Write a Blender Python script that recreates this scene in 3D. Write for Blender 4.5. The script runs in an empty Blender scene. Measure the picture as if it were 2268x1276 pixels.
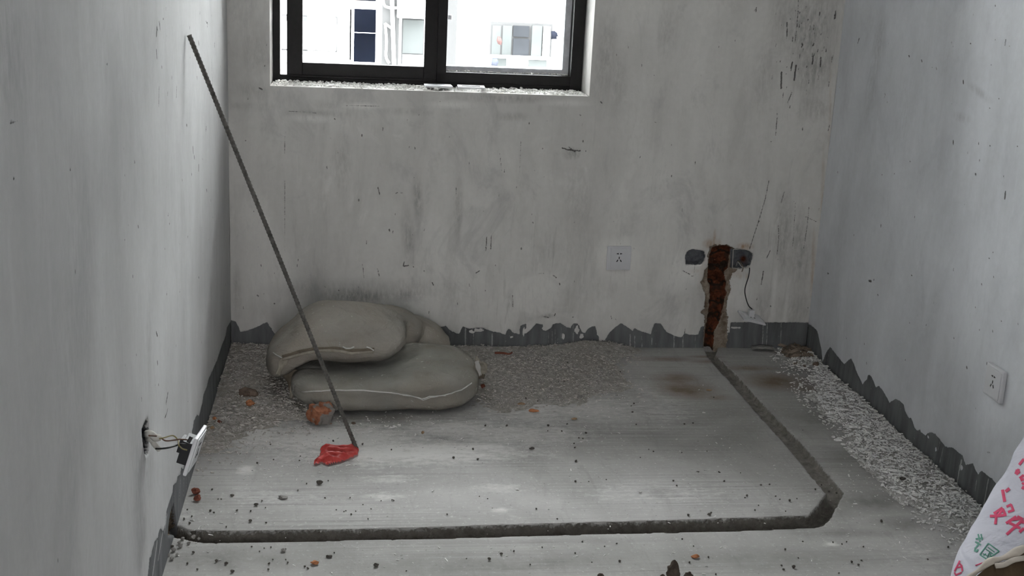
import bpy, bmesh, math, random
import numpy as np
from mathutils import Vector, Matrix, noise
from mathutils.bvhtree import BVHTree
from mathutils.geometry import tessellate_polygon

random.seed(7); rng = np.random.default_rng(11)
S = bpy.context.scene
COL = S.collection

# ------------------------------------------------------------------ camera, world, sun, exposure
F, CX, CY = 2762.6, 1134.0, 638.0
cam_d = bpy.data.cameras.new('camera'); cam = bpy.data.objects.new('camera', cam_d); COL.objects.link(cam)
cam.location = (0.393, -4.180, 1.372)
cam.rotation_euler = (1.30308, -0.047047, -0.123579)
cam_d.sensor_fit = 'HORIZONTAL'; cam_d.sensor_width = 36.0
cam_d.lens = 36.0 * F / 2268.0
cam_d.clip_start = 0.05; cam_d.clip_end = 300
S.camera = cam
RW = 2.064            # room width, left wall x=0, right wall x=RW, window wall y=0
S.view_settings.view_transform = 'Standard'; S.view_settings.look = 'None'
S.view_settings.gamma = 1.0; S.view_settings.use_curve_mapping = False
S.view_settings.exposure = 1.85

world = bpy.data.worlds.new('overcast_sky'); S.world = world; world.use_nodes = True
wn = world.node_tree; bg = wn.nodes['Background']
tcw = wn.nodes.new('ShaderNodeTexCoord'); sp = wn.nodes.new('ShaderNodeSeparateXYZ'); cr = wn.nodes.new('ShaderNodeValToRGB')
wn.links.new(tcw.outputs['Generated'], sp.inputs[0]); wn.links.new(sp.outputs[2], cr.inputs[0]); wn.links.new(cr.outputs[0], bg.inputs[0])
cr.color_ramp.elements[0].position = 0.0; cr.color_ramp.elements[0].color = (0.56, 0.555, 0.55, 1)
cr.color_ramp.elements[1].position = 0.7; cr.color_ramp.elements[1].color = (1.42, 1.42, 1.43, 1)
bg.inputs[1].default_value = 11.0
# overcast day: no direct sun reaches the room

def portal(name, loc, rot, sx, sy):
    d = bpy.data.lights.new(name, 'AREA'); d.shape = 'RECTANGLE'; d.size = sx; d.size_y = sy
    d.cycles.is_portal = True
    o = bpy.data.objects.new(name, d); COL.objects.link(o); o.location = loc; o.rotation_euler = rot
FILL_GAP = (0.06, 0.28, 0.0, 2.1)          # unseen opening added behind the camera for fill light: x0, x1, z0, z1
portal('window_portal', (0.667, 0.262, 1.655), (math.radians(-90), 0, 0), 1.06, 1.52)
portal('fill_portal', ((FILL_GAP[0]+FILL_GAP[1])/2, -5.66, 1.05), (math.radians(90), 0, 0), FILL_GAP[1]-FILL_GAP[0], 2.1)

# ------------------------------------------------------------------ pixel helpers (photo pixel -> point on a real surface)
CM = cam.rotation_euler.to_matrix(); CC = Vector(cam.location)
def ray(x, y): return CM @ Vector(((x-CX)/F, -(y-CY)/F, -1.0))
def on(ax, v, x, y):
    d = ray(x, y); return CC + d*((v-CC[ax])/d[ax])
def fl(x, y, z=0.0): return on(2, z, x, y)
def bw(x, y): p = on(1, 0, x, y); return (p.x, p.z)
def lw(x, y): p = on(0, 0, x, y); return (p.y, p.z)
def rw(x, y): p = on(0, RW, x, y); return (p.y, p.z)
def fxy(x, y): p = fl(x, y); return (p.x, p.y)

# ------------------------------------------------------------------ object helpers
def link(name, me, mat=None, parent=None):
    o = bpy.data.objects.new(name, me); COL.objects.link(o)
    if mat is not None:
        for m in (mat if isinstance(mat, (list, tuple)) else [mat]): me.materials.append(m)
    if parent is not None: o.parent = parent; 
    return o
def obj(name, bm, mat=None, parent=None, smooth=False):
    me = bpy.data.meshes.new(name); bmesh.ops.recalc_face_normals(bm, faces=bm.faces[:]) ; bm.to_mesh(me); bm.free()
    if smooth:
        for p in me.polygons: p.use_smooth = True
    if parent is not None:
        me.transform(Matrix.Translation(-Vector(parent.location)))
    return link(name, me, mat, parent)
def tag(o, label=None, cat=None, group=None, kind=None):
    if label: o['label'] = label
    if cat: o['category'] = cat
    if group: o['group'] = group
    if kind: o['kind'] = kind
    return o
def empty(name, loc):
    o = bpy.data.objects.new(name, None); COL.objects.link(o); o.location = loc; o.empty_display_size = 0.05; return o
def box(bm, x0, x1, y0, y1, z0, z1, bev=0.0, mi=0):
    r = bmesh.ops.create_cube(bm, size=1.0)
    vs = r['verts']
    bmesh.ops.scale(bm, vec=(x1-x0, y1-y0, z1-z0), verts=vs)
    bmesh.ops.translate(bm, vec=((x0+x1)/2, (y0+y1)/2, (z0+z1)/2), verts=vs)
    if bev:
        es = list({e for v in vs for e in v.link_edges})
        bmesh.ops.bevel(bm, geom=es, offset=bev, segments=2, affect='EDGES', profile=0.6)
    return bm
def tube(bm, pts, rad, seg=10, caps=True, flat=None):
    """tube through pts; rad number or list; flat=(a,b) multiplies the two cross axes"""
    pts = [Vector(p) for p in pts]; n = len(pts); rings = []
    up = Vector((0, 0, 1)); prev = None
    for i, p in enumerate(pts):
        t = (pts[min(i+1, n-1)] - pts[max(i-1, 0)]).normalized()
        if prev is None:
            a = t.cross(up if abs(t.z) < 0.95 else Vector((1, 0, 0))).normalized()
        else:
            a = (prev - t*prev.dot(t)).normalized()
        prev = a; b = t.cross(a)
        r = rad[i] if isinstance(rad, (list, tuple)) else rad
        fa, fb = flat if flat else (1, 1)
        rings.append([bm.verts.new(p + a*math.cos(k*2*math.pi/seg)*r*fa + b*math.sin(k*2*math.pi/seg)*r*fb) for k in range(seg)])
    for i in range(n-1):
        for k in range(seg):
            bm.faces.new((rings[i][k], rings[i][(k+1) % seg], rings[i+1][(k+1) % seg], rings[i+1][k]))
    if caps:
        bm.faces.new(rings[0][::-1]); bm.faces.new(rings[-1])
    return bm
def spline(pts, n=6):
    pts = [Vector(p) for p in pts]; out = []
    for i in range(len(pts)-1):
        p0 = pts[max(i-1, 0)]; p1 = pts[i]; p2 = pts[i+1]; p3 = pts[min(i+2, len(pts)-1)]
        for k in range(n):
            t = k/n
            out.append(0.5*((2*p1)+(p2-p0)*t+(2*p0-5*p1+4*p2-p3)*t*t+(3*p1-p0-3*p2+p3)*t**3))
    out.append(pts[-1]); return out

# ------------------------------------------------------------------ material helpers
class NT:
    def __init__(s, name):
        s.m = bpy.data.materials.new(name); s.m.use_nodes = True; s.t = s.m.node_tree
        s.b = s.t.nodes['Principled BSDF']; s.o = s.t.nodes['Material Output']
        s.b.inputs['Roughness'].default_value = 0.9; s.b.inputs['Specular IOR Level'].default_value = 0.2
    def n(s, k, **kw):
        x = s.t.nodes.new('ShaderNode'+k)
        for a, v in kw.items(): setattr(x, a, v)
        return x
    def l(s, a, b): s.t.links.new(a, b)
    def setin(s, sock, v):
        if hasattr(v, 'is_output') or isinstance(v, bpy.types.NodeSocket): s.l(v, sock)
        else: sock.default_value = v
    def pos(s, scale=(1, 1, 1)):
        g = s.n('NewGeometry'); m = s.n('Mapping'); s.l(g.outputs['Position'], m.inputs[0]); m.inputs['Scale'].default_value = scale
        return m.outputs[0]
    def objpos(s, scale=(1, 1, 1)):
        g = s.n('TexCoord'); m = s.n('Mapping'); s.l(g.outputs['Object'], m.inputs[0]); m.inputs['Scale'].default_value = scale
        return m.outputs[0]
    def noise(s, v, scale=5, detail=4, rough=0.55, dist=0.0):
        x = s.n('TexNoise'); s.l(v, x.inputs['Vector']); x.inputs['Scale'].default_value = scale
        x.inputs['Detail'].default_value = detail; x.inputs['Roughness'].default_value = rough; x.inputs['Distortion'].default_value = dist
        return x.outputs['Fac']
    def math(s, op, a, b=0.0, c=0.0, clamp=False):
        x = s.n('Math', operation=op); x.use_clamp = clamp
        s.setin(x.inputs[0], a); s.setin(x.inputs[1], b); s.setin(x.inputs[2], c); return x.outputs[0]
    def rng(s, v, a, b, c=0.0, d=1.0):
        x = s.n('MapRange'); s.setin(x.inputs[0], v)
        for i, q in enumerate((a, b, c, d)): x.inputs[1+i].default_value = q
        return x.outputs[0]
    def mix(s, f, a, b, mode='MIX'):
        x = s.n('Mix', data_type='RGBA', blend_type=mode); s.setin(x.inputs[0], f)
        for i, q in ((6, a), (7, b)):
            if isinstance(q, (tuple, list)): x.inputs[i].default_value = (*q[:3], 1)
            elif isinstance(q, (int, float)): x.inputs[i].default_value = (q, q, q, 1)
            else: s.l(q, x.inputs[i])
        return x.outputs[2]
    def attr(s, nm):
        x = s.n('Attribute'); x.attribute_name = nm; return x.outputs['Fac']
    def bump(s, h, strength=0.4, dist=0.003, prev=None):
        x = s.n('Bump'); x.inputs['Strength'].default_value = strength; x.inputs['Distance'].default_value = dist
        s.l(h, x.inputs['Height'])
        if prev is not None: s.l(prev, x.inputs['Normal'])
        return x.outputs[0]
    def col(s, c): s.setin(s.b.inputs['Base Color'], (*c, 1) if isinstance(c, tuple) else c)
    def nrm(s, v): s.l(v, s.b.inputs['Normal'])

def plain(name, c, rough=0.6, var=0.0, scale=40, spec=0.3, metal=0.0, bumpd=0.0):
    t = NT(name); t.b.inputs['Roughness'].default_value = rough; t.b.inputs['Specular IOR Level'].default_value = spec
    t.b.inputs['Metallic'].default_value = metal
    nz = t.noise(t.objpos(), scale, 5)
    t.col(t.mix(t.rng(nz, 0.3, 0.7), tuple(x*(1-var) for x in c), tuple(min(1, x*(1+var)) for x in c)))
    if bumpd: t.nrm(t.bump(nz, 0.6, bumpd))
    return t.m

def wall_material(name, tint, streak_axis):
    """old putty plaster: tint = base colour, world z is up; streaks run vertically"""
    t = NT(name)
    t.b.inputs['Specular IOR Level'].default_value = 0.12
    big = t.noise(t.pos((1, 1, 0.7)), 2.2, 5, 0.6, 0.4)
    mid = t.noise(t.pos((7, 7, 1.6)), 1.6, 6, 0.65, 0.3)
    fine = t.noise(t.pos(), 55, 4, 0.6)
    c = t.mix(t.rng(big, 0.35, 0.68), tuple(x*0.84 for x in tint), tuple(x*1.06 for x in tint))
    c = t.mix(t.rng(mid, 0.52, 0.74, 0, 0.38 if streak_axis == 'x' else 0.16), c, tuple(x*0.55 for x in tint))
    c = t.mix(t.rng(mid, 0.47, 0.26, 0, 0.3), c, tuple(min(1, x*1.2) for x in tint))
    c = t.mix(t.rng(fine, 0.35, 0.7, 0, 0.10), c, tuple(x*0.5 for x in tint))
    # grey bare streaks where the putty was scraped thin
    st = t.noise(t.pos((30, 30, 3.2)), 1.3, 5, 0.7, 0.2)
    gate = t.noise(t.pos((1, 1, 1)), 1.7, 2, 0.5)
    m = t.math('MULTIPLY', t.rng(st, 0.56, 0.70), t.rng(gate, 0.48, 0.66))
    c = t.mix(t.math('MULTIPLY', m, 0.42 if streak_axis == 'x' else 0.12), c, tuple(x*0.42 for x in tint))
    mt = t.noise(t.pos((1, 1, 0.6)), 5.5, 7, 0.72, 0.8)
    mf = 0.34 if streak_axis == 'x' else 0.14
    c = t.mix(t.rng(mt, 0.54, 0.66, 0, mf), c, tuple(x*k for x, k in zip(tint, (.50, .51, .54))))
    c = t.mix(t.rng(mt, 0.43, 0.34, 0, mf*.8), c, tuple(min(1, x*1.22) for x in tint))
    # tiny pits
    v = t.n('TexVoronoi'); t.l(t.pos((1, 1, 0.55)), v.inputs['Vector']); v.inputs['Scale'].default_value = 16
    vr = t.n('SeparateColor'); t.l(v.outputs['Color'], vr.inputs[0])
    pit = t.math('MULTIPLY', t.rng(v.outputs['Distance'], 0.050, 0.035), t.rng(vr.outputs[0], 0.80, 0.84))
    c = t.mix(t.math('MULTIPLY', pit, 0.75), c, (0.07, 0.06, 0.055))
    # authored smudges and marks
    dn = t.noise(t.pos((3, 3, 1)), 26, 5, 0.7)
    dm = t.math('MULTIPLY', t.attr('dirt_shade'), t.rng(dn, 0.33, 0.62))
    c = t.mix(t.math('MINIMUM', dm, 0.85), c, tuple(x*0.26 for x in tint))
    ru = t.math('MULTIPLY', t.attr('rust'), t.rng(dn, 0.28, 0.6))
    c = t.mix(t.math('MINIMUM', ru, 0.85), c, (0.33, 0.19, 0.09))
    lt = t.math('MULTIPLY', t.attr('light'), t.rng(dn, 0.30, 0.5))
    c = t.mix(t.math('MINIMUM', lt, 0.7), c, tuple(min(1, x*1.22) for x in tint))
    e = t.rng(t.noise(t.pos(), 160, 3), 0, 1, -0.0022, 0.0022)
    mk = t.rng(t.math('ADD', t.attr('mark'), t.math('MULTIPLY', e, 1.0)), -0.0003, 0.0010)
    c = t.mix(t.math('MULTIPLY', mk, 0.88), c, (0.05, 0.045, 0.042))
    # waterproof band below the torn putty edge
    bd = t.rng(t.math('ADD', t.attr('band'), e), -0.0004, 0.0004)
    bn = t.noise(t.pos((12, 12, 2)), 2.2, 5, 0.6)
    bc = t.mix(t.rng(bn, 0.3, 0.75), (0.100, 0.103, 0.105), (0.20, 0.205, 0.21))
    drip = t.rng(t.math('ADD', t.attr('drip'), t.math('MULTIPLY', e, 0.8)), -0.0006, 0.0008)
    bc = t.mix(t.math('MULTIPLY', drip, t.rng(bn, 0.25, 0.55, 0.35, 0.95)), bc, (0.42, 0.42, 0.41))
    bsp = t.noise(t.pos(), 75, 3, 0.6)
    bc = t.mix(t.rng(bsp, 0.70, 0.74, 0, 0.7), bc, (0.5, 0.5, 0.48))
    c = t.mix(bd, c, bc)
    # shallow broken mortar and the brick at the back of the chase
    sh = t.rng(t.math('ADD', t.attr('shal'), t.math('MULTIPLY', e, 2.0)), -0.0006, 0.0006)
    sn = t.noise(t.pos(), 38, 5, 0.7)
    sc = t.mix(t.rng(sn, 0.35, 0.65), (0.16, 0.115, 0.08), (0.34, 0.29, 0.235))
    c = t.mix(sh, c, sc)
    ch = t.rng(t.math('ADD', t.attr('chase'), t.math('MULTIPLY', e, 1.2)), -0.0006, 0.0006)
    wv = t.n('TexWave', wave_type='BANDS', bands_direction='Z'); t.l(t.pos(), wv.inputs['Vector'])
    wv.inputs['Scale'].default_value = 5.4; wv.inputs['Distortion'].default_value = 5.0; wv.inputs['Detail'].default_value = 3; wv.inputs['Detail Scale'].default_value = 4
    cc = t.mix(t.rng(sn, 0.35, 0.72), (0.045, 0.016, 0.009), (0.20, 0.062, 0.028))
    bkn = t.noise(t.pos((1, 1, 1)), 24, 3, 0.5)
    cc = t.mix(t.rng(bkn, 0.5, 0.62, 0, 0.75), cc, (0.055, 0.032, 0.022))
    cc = t.mix(t.rng(wv.outputs['Fac'], 0.22, 0.05), cc, (0.035, 0.022, 0.016))
    bx = t.attr('boxm')
    gc = t.mix(t.rng(sn, 0.3, 0.7), (0.09, 0.097, 0.108), (0.21, 0.22, 0.235))
    cc = t.mix(bx, cc, gc)
    c = t.mix(ch, c, cc)
    t.col(c)
    h = t.math('ADD', t.math('MULTIPLY', mid, 0.8), t.math('MULTIPLY', fine, 0.12))
    b1 = t.bump(h, 0.35, 0.006)
    rough = t.math('MULTIPLY', sn, t.math('MAXIMUM', sh, ch))
    t.nrm(t.bump(rough, 0.9, 0.012, b1))
    return t.m

M = {}
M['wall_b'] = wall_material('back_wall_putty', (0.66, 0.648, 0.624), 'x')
M['wall_l'] = wall_material('left_wall_putty', (0.55, 0.548, 0.548), 'y')  # same plaster as the others, tint darkened to offset strong window light
M['wall_r'] = wall_material('right_wall_putty', (0.665, 0.68, 0.71), 'y')  # blue cast of daylight on this wall is put into its tint
M['ceil'] = plain('ceiling_putty', (0.75, 0.74, 0.72), 0.95, 0.05, 3)
M['facade'] = plain('white_facade_render', (0.55, 0.55, 0.55), 0.95, 0.03, 1.0, 0.0)

def floor_material():
    t = NT('concrete_screed')
    t.b.inputs['Specular IOR Level'].default_value = 0.15
    P = t.pos()
    big = t.noise(P, 2.0, 5, 0.6, 0.5)
    c = t.mix(t.rng(big, 0.32, 0.68), (0.262, 0.256, 0.246), (0.395, 0.387, 0.374))
    br = t.noise(t.pos((1.2, 70, 1)), 1.6, 5, 0.6)            # broom / trowel lines running left to right
    gate = t.rng(t.noise(t.pos((0.7, 1.2, 1)), 2.6, 3, 0.5), 0.40, 0.66)
    c = t.mix(t.math('MULTIPLY', t.rng(br, 0.52, 0.68), t.math('MULTIPLY', gate, 0.55)), c, (0.15, 0.148, 0.142))
    c = t.mix(t.math('MULTIPLY', t.rng(br, 0.46, 0.34), t.math('MULTIPLY', gate, 0.35)), c, (0.50, 0.495, 0.485))
    ar = t.noise(t.pos((14, 2.2, 1)), 2.0, 5, 0.6, 1.2)
    c = t.mix(t.rng(ar, 0.56, 0.72, 0, 0.25), c, (0.18, 0.175, 0.168))
    sp_ = t.noise(P, 95, 4, 0.65)
    c = t.mix(t.rng(sp_, 0.60, 0.68, 0, 0.45), c, (0.56, 0.55, 0.535))
    c = t.mix(t.rng(sp_, 0.37, 0.30, 0, 0.5), c, (0.13, 0.125, 0.118))
    dn = t.noise(P, 14, 6, 0.72)
    dn2 = t.noise(P, 60, 5, 0.7); dn3 = t.noise(t.pos((4, 11, 1)), 5, 6, 0.75)
    pm = t.math('ADD', t.math('MULTIPLY', t.attr('powder'), 0.42), t.math('ADD', t.math('MULTIPLY', dn2, 0.35), t.math('MULTIPLY', dn3, 0.75)))
    pw = t.rng(pm, 0.62, 0.92)
    c = t.mix(t.math('MULTIPLY', pw, 0.85), c, (0.60, 0.59, 0.57))
    st = t.math('MULTIPLY', t.attr('brown'), t.rng(dn, 0.22, 0.66, 0.35, 1))
    c = t.mix(t.math('MINIMUM', st, 0.85), c, (0.150, 0.098, 0.058))
    dk = t.math('MULTIPLY', t.attr('dirt_shade'), t.rng(dn, 0.25, 0.62, 0.3, 1))
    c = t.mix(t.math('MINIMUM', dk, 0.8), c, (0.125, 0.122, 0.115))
    v = t.n('TexVoronoi'); t.l(P, v.inputs['Vector']); v.inputs['Scale'].default_value = 26
    vr = t.n('SeparateColor'); t.l(v.outputs['Color'], vr.inputs[0])
    pit = t.math('MULTIPLY', t.rng(v.outputs['Distance'], 0.075, 0.050), t.rng(vr.outputs[0], 0.86, 0.89))
    c = t.mix(t.math('MULTIPLY', pit, 0.8), c, (0.06, 0.055, 0.05))
    e = t.rng(t.noise(P, 140, 3), 0, 1, -0.003, 0.003)
    tr = t.rng(t.math('ADD', t.attr('trench'), e), -0.0035, -0.0015)
    tn = t.noise(P, 45, 5, 0.7)
    tc = t.mix(t.attr('silt'), t.mix(t.rng(tn, 0.3, 0.7), (0.085, 0.078, 0.068), (0.175, 0.16, 0.143)), t.mix(t.rng(tn, 0.3, 0.7), (0.12, 0.11, 0.096), (0.26, 0.243, 0.22)))
    c = t.mix(tr, c, tc)
    t.col(c)
    h = t.math('ADD', t.math('MULTIPLY', br, 0.5), t.math('MULTIPLY', sp_, 0.5))
    b = t.bump(h, 0.45, 0.003)
    t.nrm(t.bump(t.math('MULTIPLY', tn, tr), 0.8, 0.01, b))
    return t.m
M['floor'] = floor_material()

# ------------------------------------------------------------------ numpy fields
def sdf(poly, X, Y):
    """signed distance, positive inside"""
    P = np.array(poly, float); n = len(P)
    d = np.full(X.shape, 1e9); ins = np.zeros(X.shape, bool)
    for i in range(n):
        ax, ay = P[i]; bx, by = P[(i+1) % n]
        ex, ey = bx-ax, by-ay; wx, wy = X-ax, Y-ay
        t = np.clip((wx*ex+wy*ey)/max(ex*ex+ey*ey, 1e-12), 0, 1)
        d = np.minimum(d, (wx-ex*t)**2+(wy-ey*t)**2)
        cnd = ((ay > Y) != (by > Y))
        with np.errstate(divide='ignore', invalid='ignore'):
            xi = (bx-ax)*(Y-ay)/(by-ay+1e-15)+ax
        ins ^= cnd & (X < xi)
    d = np.sqrt(d); return np.where(ins, d, -d)
def seg_d(X, Y, a, b):
    ex, ey = b[0]-a[0], b[1]-a[1]; wx, wy = X-a[0], Y-a[1]
    t = np.clip((wx*ex+wy*ey)/max(ex*ex+ey*ey, 1e-12), 0, 1)
    return np.sqrt((wx-ex*t)**2+(wy-ey*t)**2)
def blob(X, Y, c, rx, ry, ang=0, p=1.0):
    ca, sa = math.cos(ang), math.sin(ang); dx, dy = X-c[0], Y-c[1]
    u = (dx*ca+dy*sa)/rx; v = (-dx*sa+dy*ca)/ry
    return np.clip(1.25-np.sqrt(u*u+v*v), 0, 1)**p
def vnoise(X, Y, s, seed=0, octv=3):
    out = np.zeros(X.shape); amp = 1; tot = 0
    for o in range(octv):
        r = np.random.default_rng(seed+o*17); G = r.random((64, 64))
        u, v = X*s*(2**o)+o*3.7, Y*s*(2**o)+o*9.1
        iu, iv = np.floor(u).astype(int), np.floor(v).astype(int); fu, fv = u-iu, v-iv
        fu = fu*fu*(3-2*fu); fv = fv*fv*(3-2*fv)
        g = lambda a, b: G[a % 64, b % 64]
        out += amp*((g(iu, iv)*(1-fu)+g(iu+1, iv)*fu)*(1-fv)+(g(iu, iv+1)*(1-fu)+g(iu+1, iv+1)*fu)*fv)
        tot += amp; amp *= 0.5
    return out/tot
def axis(brk, step_fine, lo, hi, coarse):
    """coordinates from lo..hi with step_fine inside brk range, coarse outside"""
    a, b = brk; xs = []
    if lo < a: xs += list(np.linspace(lo, a, max(2, int(round((a-lo)/coarse))+1))[:-1])
    xs += list(np.linspace(a, b, int(round((b-a)/step_fine))+1))
    if hi > b: xs += list(np.linspace(b, hi, max(2, int(round((hi-b)/coarse))+1))[1:])
    return np.array(xs)
def grid_mesh(name, U, V, place, attrs, keep=None, extra=None, flip=False):
    """U,V 1D axes; place(UU,VV)->(N,3) coords"""
    nu, nv = len(U), len(V)
    UU, VV = np.meshgrid(U, V, indexing='ij')
    co = place(UU, VV).reshape(-1, 3)
    i = np.arange(nu-1)[:, None]; j = np.arange(nv-1)[None, :]
    a = (i*nv+j); q = np.stack([a, a+nv, a+nv+1, a+1], -1).reshape(-1, 4)
    if flip: q = q[:, ::-1]
    if keep is not None:
        uc = (U[:-1]+U[1:])/2; vc = (V[:-1]+V[1:])/2
        k = keep(*np.meshgrid(uc, vc, indexing='ij')).reshape(-1); q = q[k]
    co_l = co; nb = len(co)
    if extra:
        ev, ef = extra
        co_l = np.vstack([co, np.array(ev, float)])
        q = np.vstack([q, np.array(ef)+nb])
    me = bpy.data.meshes.new(name)
    me.vertices.add(len(co_l)); me.vertices.foreach_set('co', co_l.astype(np.float32).ravel())
    me.loops.add(q.size); me.loops.foreach_set('vertex_index', q.astype(np.int32).ravel())
    me.polygons.add(len(q)); me.polygons.foreach_set('loop_start', np.arange(0, q.size, 4, dtype=np.int32))
    me.polygons.foreach_set('loop_total', np.full(len(q), 4, np.int32)) if hasattr(me.polygons[0], 'loop_total') and False else None
    me.update(calc_edges=True)
    for nm, arr in attrs.items():
        at = me.attributes.new(nm, 'FLOAT', 'POINT')
        full = np.zeros(len(co_l), np.float32) - (1 if nm in ('band', 'mark', 'drip', 'shal', 'chase', 'trench') else 0)
        full[:nb] = arr.reshape(-1); at.data.foreach_set('value', full)
    return me, UU, VV

WALL_ATTR = ('band', 'mark', 'drip', 'shal', 'chase', 'dirt_shade', 'rust', 'light', 'boxm')
def base_attrs(shape):
    return {k: np.full(shape, -1.0 if k in ('band', 'mark', 'drip', 'shal', 'chase') else 0.0) for k in WALL_ATTR}

# ------------------------------------------------------------------ back wall with window opening and chase
WX0, WX1, WZ0, WZ1 = 0.135, 1.199, 0.893, 2.42
HZ = 2.7
Ux = axis((-0.0, RW), 0.0032, -0.0, RW, 0.1)
Ux = np.unique(np.concatenate([Ux[(abs(Ux-WX0) > 0.0012) & (abs(Ux-WX1) > 0.0012)], [WX0, WX1]]))
Vz = axis((0.0, 1.24), 0.0032, -0.05, HZ, 0.1)
Vz = np.unique(np.concatenate([Vz[(abs(Vz-WZ0) > 0.0012) & (abs(Vz-WZ1) > 0.03)], [WZ0, WZ1]]))
UU, VV = np.meshgrid(Ux, Vz, indexing='ij')
A = base_attrs(UU.shape)

band_px = [(505,800),(505,706),(514,710),(522,712),(527,722),(533,735),(546,733),(560,728),(577,720),(592,714),(600,726),(612,745),(640,762),(700,775),(960,775),(968,728),(974,725),(983,723.5),(988,722),(994,730),(1006,736),(1016,740),(1020,733),(1025,723.5),(1035,727),(1047,728),(1058,726),(1072,727),(1080,731),(1094,735),(1108,737),(1119,742),(1122,734),(1127,729),(1131,731),(1135,737),(1151,741),(1151,730),(1152,722),(1158,719),(1166,717),(1166,725),(1160,735),(1163,739),(1168,737.6),(1178,728),(1187,717),(1195,717.5),(1202,719),(1205,726),(1209,734),(1215,730),(1223,723.5),(1223,719),(1237,716),(1242,716),(1248,720),(1256,725),(1264,727),(1267,721),(1271,717),(1281,717),(1285,727),(1290,736),(1296,738),(1304,727),(1312,724),(1318,722),(1321,732),(1323,741),(1331,753),(1339,755),(1345,745),(1351,736),(1363,725),(1376,716),(1388,724),(1401.6,733),(1405,727),(1422,735),(1442,741),(1445,728),(1450,716),(1464,717),(1471,727),(1477,736),(1490,742),(1502,747),(1510,747),(1516,738),(1526,741),(1539.5,742),(1547,741),(1552,723.5),(1561,723.5),(1575,730),(1606,737),(1617,737),(1618,714.5),(1644,714),(1787.5,714.5),(1800,714),(1800,800)]
bp_ = [bw(*p) for p in band_px]
bp_ = [(-0.1, -0.2)]+[(p[0], p[1]) for p in bp_[1:-1]]+[(RW+0.2, bp_[-2][1]), (RW+0.2, -0.2)]
A['band'] = sdf(bp_, UU, VV) + (vnoise(UU, VV, 130, 3, 2)-0.5)*0.003
# bits of putty still sticking in the band
for (x, y, rx, ry) in [(1248,745,3,6),(1133,747,3,2),(1278,732,4,8),(1288,745,4,5),(1330,752,3,8),(1206,727,4,5),(1060,732,8,3),(1045,735,5,3),(1630,726,10,2),(1160,735,2,8)]:
    c = bw(x, y); bb = blob(UU, VV, c, rx*.0015*1.3, ry*.0015*1.3); A['band'] = np.where(bb > 0, np.minimum(A['band'], -(bb-0.25+(vnoise(UU, VV, 160, 66, 2)-.5)*1.1)*0.01), A['band'])

chase_px = [(1577.5,548),(1587,546),(1602,544),(1621,549),(1617,565),(1614,594),(1604.6,603),(1607,615),(1610.5,627),(1608,641),(1611.6,650),(1606,662),(1604.6,674),(1601,688),(1597,707),(1592,718),(1583,735),(1581,775),(1581,800),(1562,800),(1560,766),(1564.6,719),(1572,679),(1574,632),(1568,622),(1569,587),(1574,561)]
boxL_px = [(1517.6,570.5),(1521,559),(1528,554),(1536,552),(1548,555),(1560,556.4),(1562,566),(1561,577.6),(1552,587),(1536,588),(1520,587)]
boxR_px = [(1619,552),(1634,552),(1654,555),(1661,557),(1667,563.5),(1666,577),(1663,587),(1653,592),(1640,595),(1619,594)]
shal_px = [(1570,545),(1600,541),(1628,549),(1632,598),(1622,606),(1616,625),(1619,640),(1610,668),(1608,688),(1613,700),(1612,730),(1610,770),(1600,778),(1560,792),(1556,760),(1561,719),(1559,700),(1552,692),(1561,683),(1563,655),(1557,640),(1553,625),(1560,610),(1560,600),(1567,590)]
wob = (vnoise(UU, VV, 70, 5, 3)-0.5)
c1 = sdf([bw(*p) for p in chase_px], UU, VV)+wob*0.004
cL = sdf([bw(*p) for p in boxL_px], UU, VV)+wob*0.004
cR = sdf([bw(*p) for p in boxR_px], UU, VV)+wob*0.004
A['shal'] = sdf([bw(*p) for p in shal_px], UU, VV)+wob*0.012
A['chase'] = np.maximum(np.maximum(c1, cL), cR)
redx, redz = bw(1654, 580)
A['boxm'] = np.clip((np.maximum(cL, cR)-c1)*400, 0, 1)*np.clip(1.35-1.5*blob(UU, VV, (redx, redz), 0.017, 0.018), 0, 1)
A['band'] = np.where(A['shal'] > 0.0, -0.01, A['band'])
def sm(x, a, b): t = np.clip((x-a)/(b-a), 0, 1); return t*t*(3-2*t)
step = sm(np.sin(VV*2*math.pi/0.062+1.1+wob*5), -0.2, 0.5)
depth = sm(A['shal'], -0.001, 0.004)*(0.007+0.004*wob)
depth = np.maximum(depth, sm(c1, -0.001, 0.005)*(0.026+0.012*step+0.012*wob))
depth = np.maximum(depth, sm(np.maximum(cL, cR), -0.001, 0.005)*(0.042))
depth += sm(A['band'], -0.0012, 0.0012)*0.0022
# rounded patch ring low on the wall
pc = bw(1188, 655); ring = np.abs(np.sqrt(((UU-pc[0])/0.093)**2+((VV-pc[1])/0.082)**2)-1)
A['light'] = np.maximum(A['light'], 0.38*np.clip((1.0-np.sqrt(((UU-pc[0])/0.09)**2+((VV-pc[1])/0.08)**2)+(vnoise(UU,VV,25,77,3)-.5)*.25)*6, 0, 1))
depth += 0.0012*np.clip(1-ring*14, 0, 1)*(vnoise(UU,VV,18,78,2)>.45)

MARK_PAD = 0.0004
def lines(specs, fn, key='mark', thick=1.0):
    for s in specs:
        r = s[-1]; pts = s[:-1]; pts = [fn(*p) for p in pts]
        for a, b in zip(pts[:-1], pts[1:]):
            A[key] = np.maximum(A[key], r*0.001*thick+(0.0 if key == 'drip' else MARK_PAD)-seg_d(UU, VV, a, b))
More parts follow.
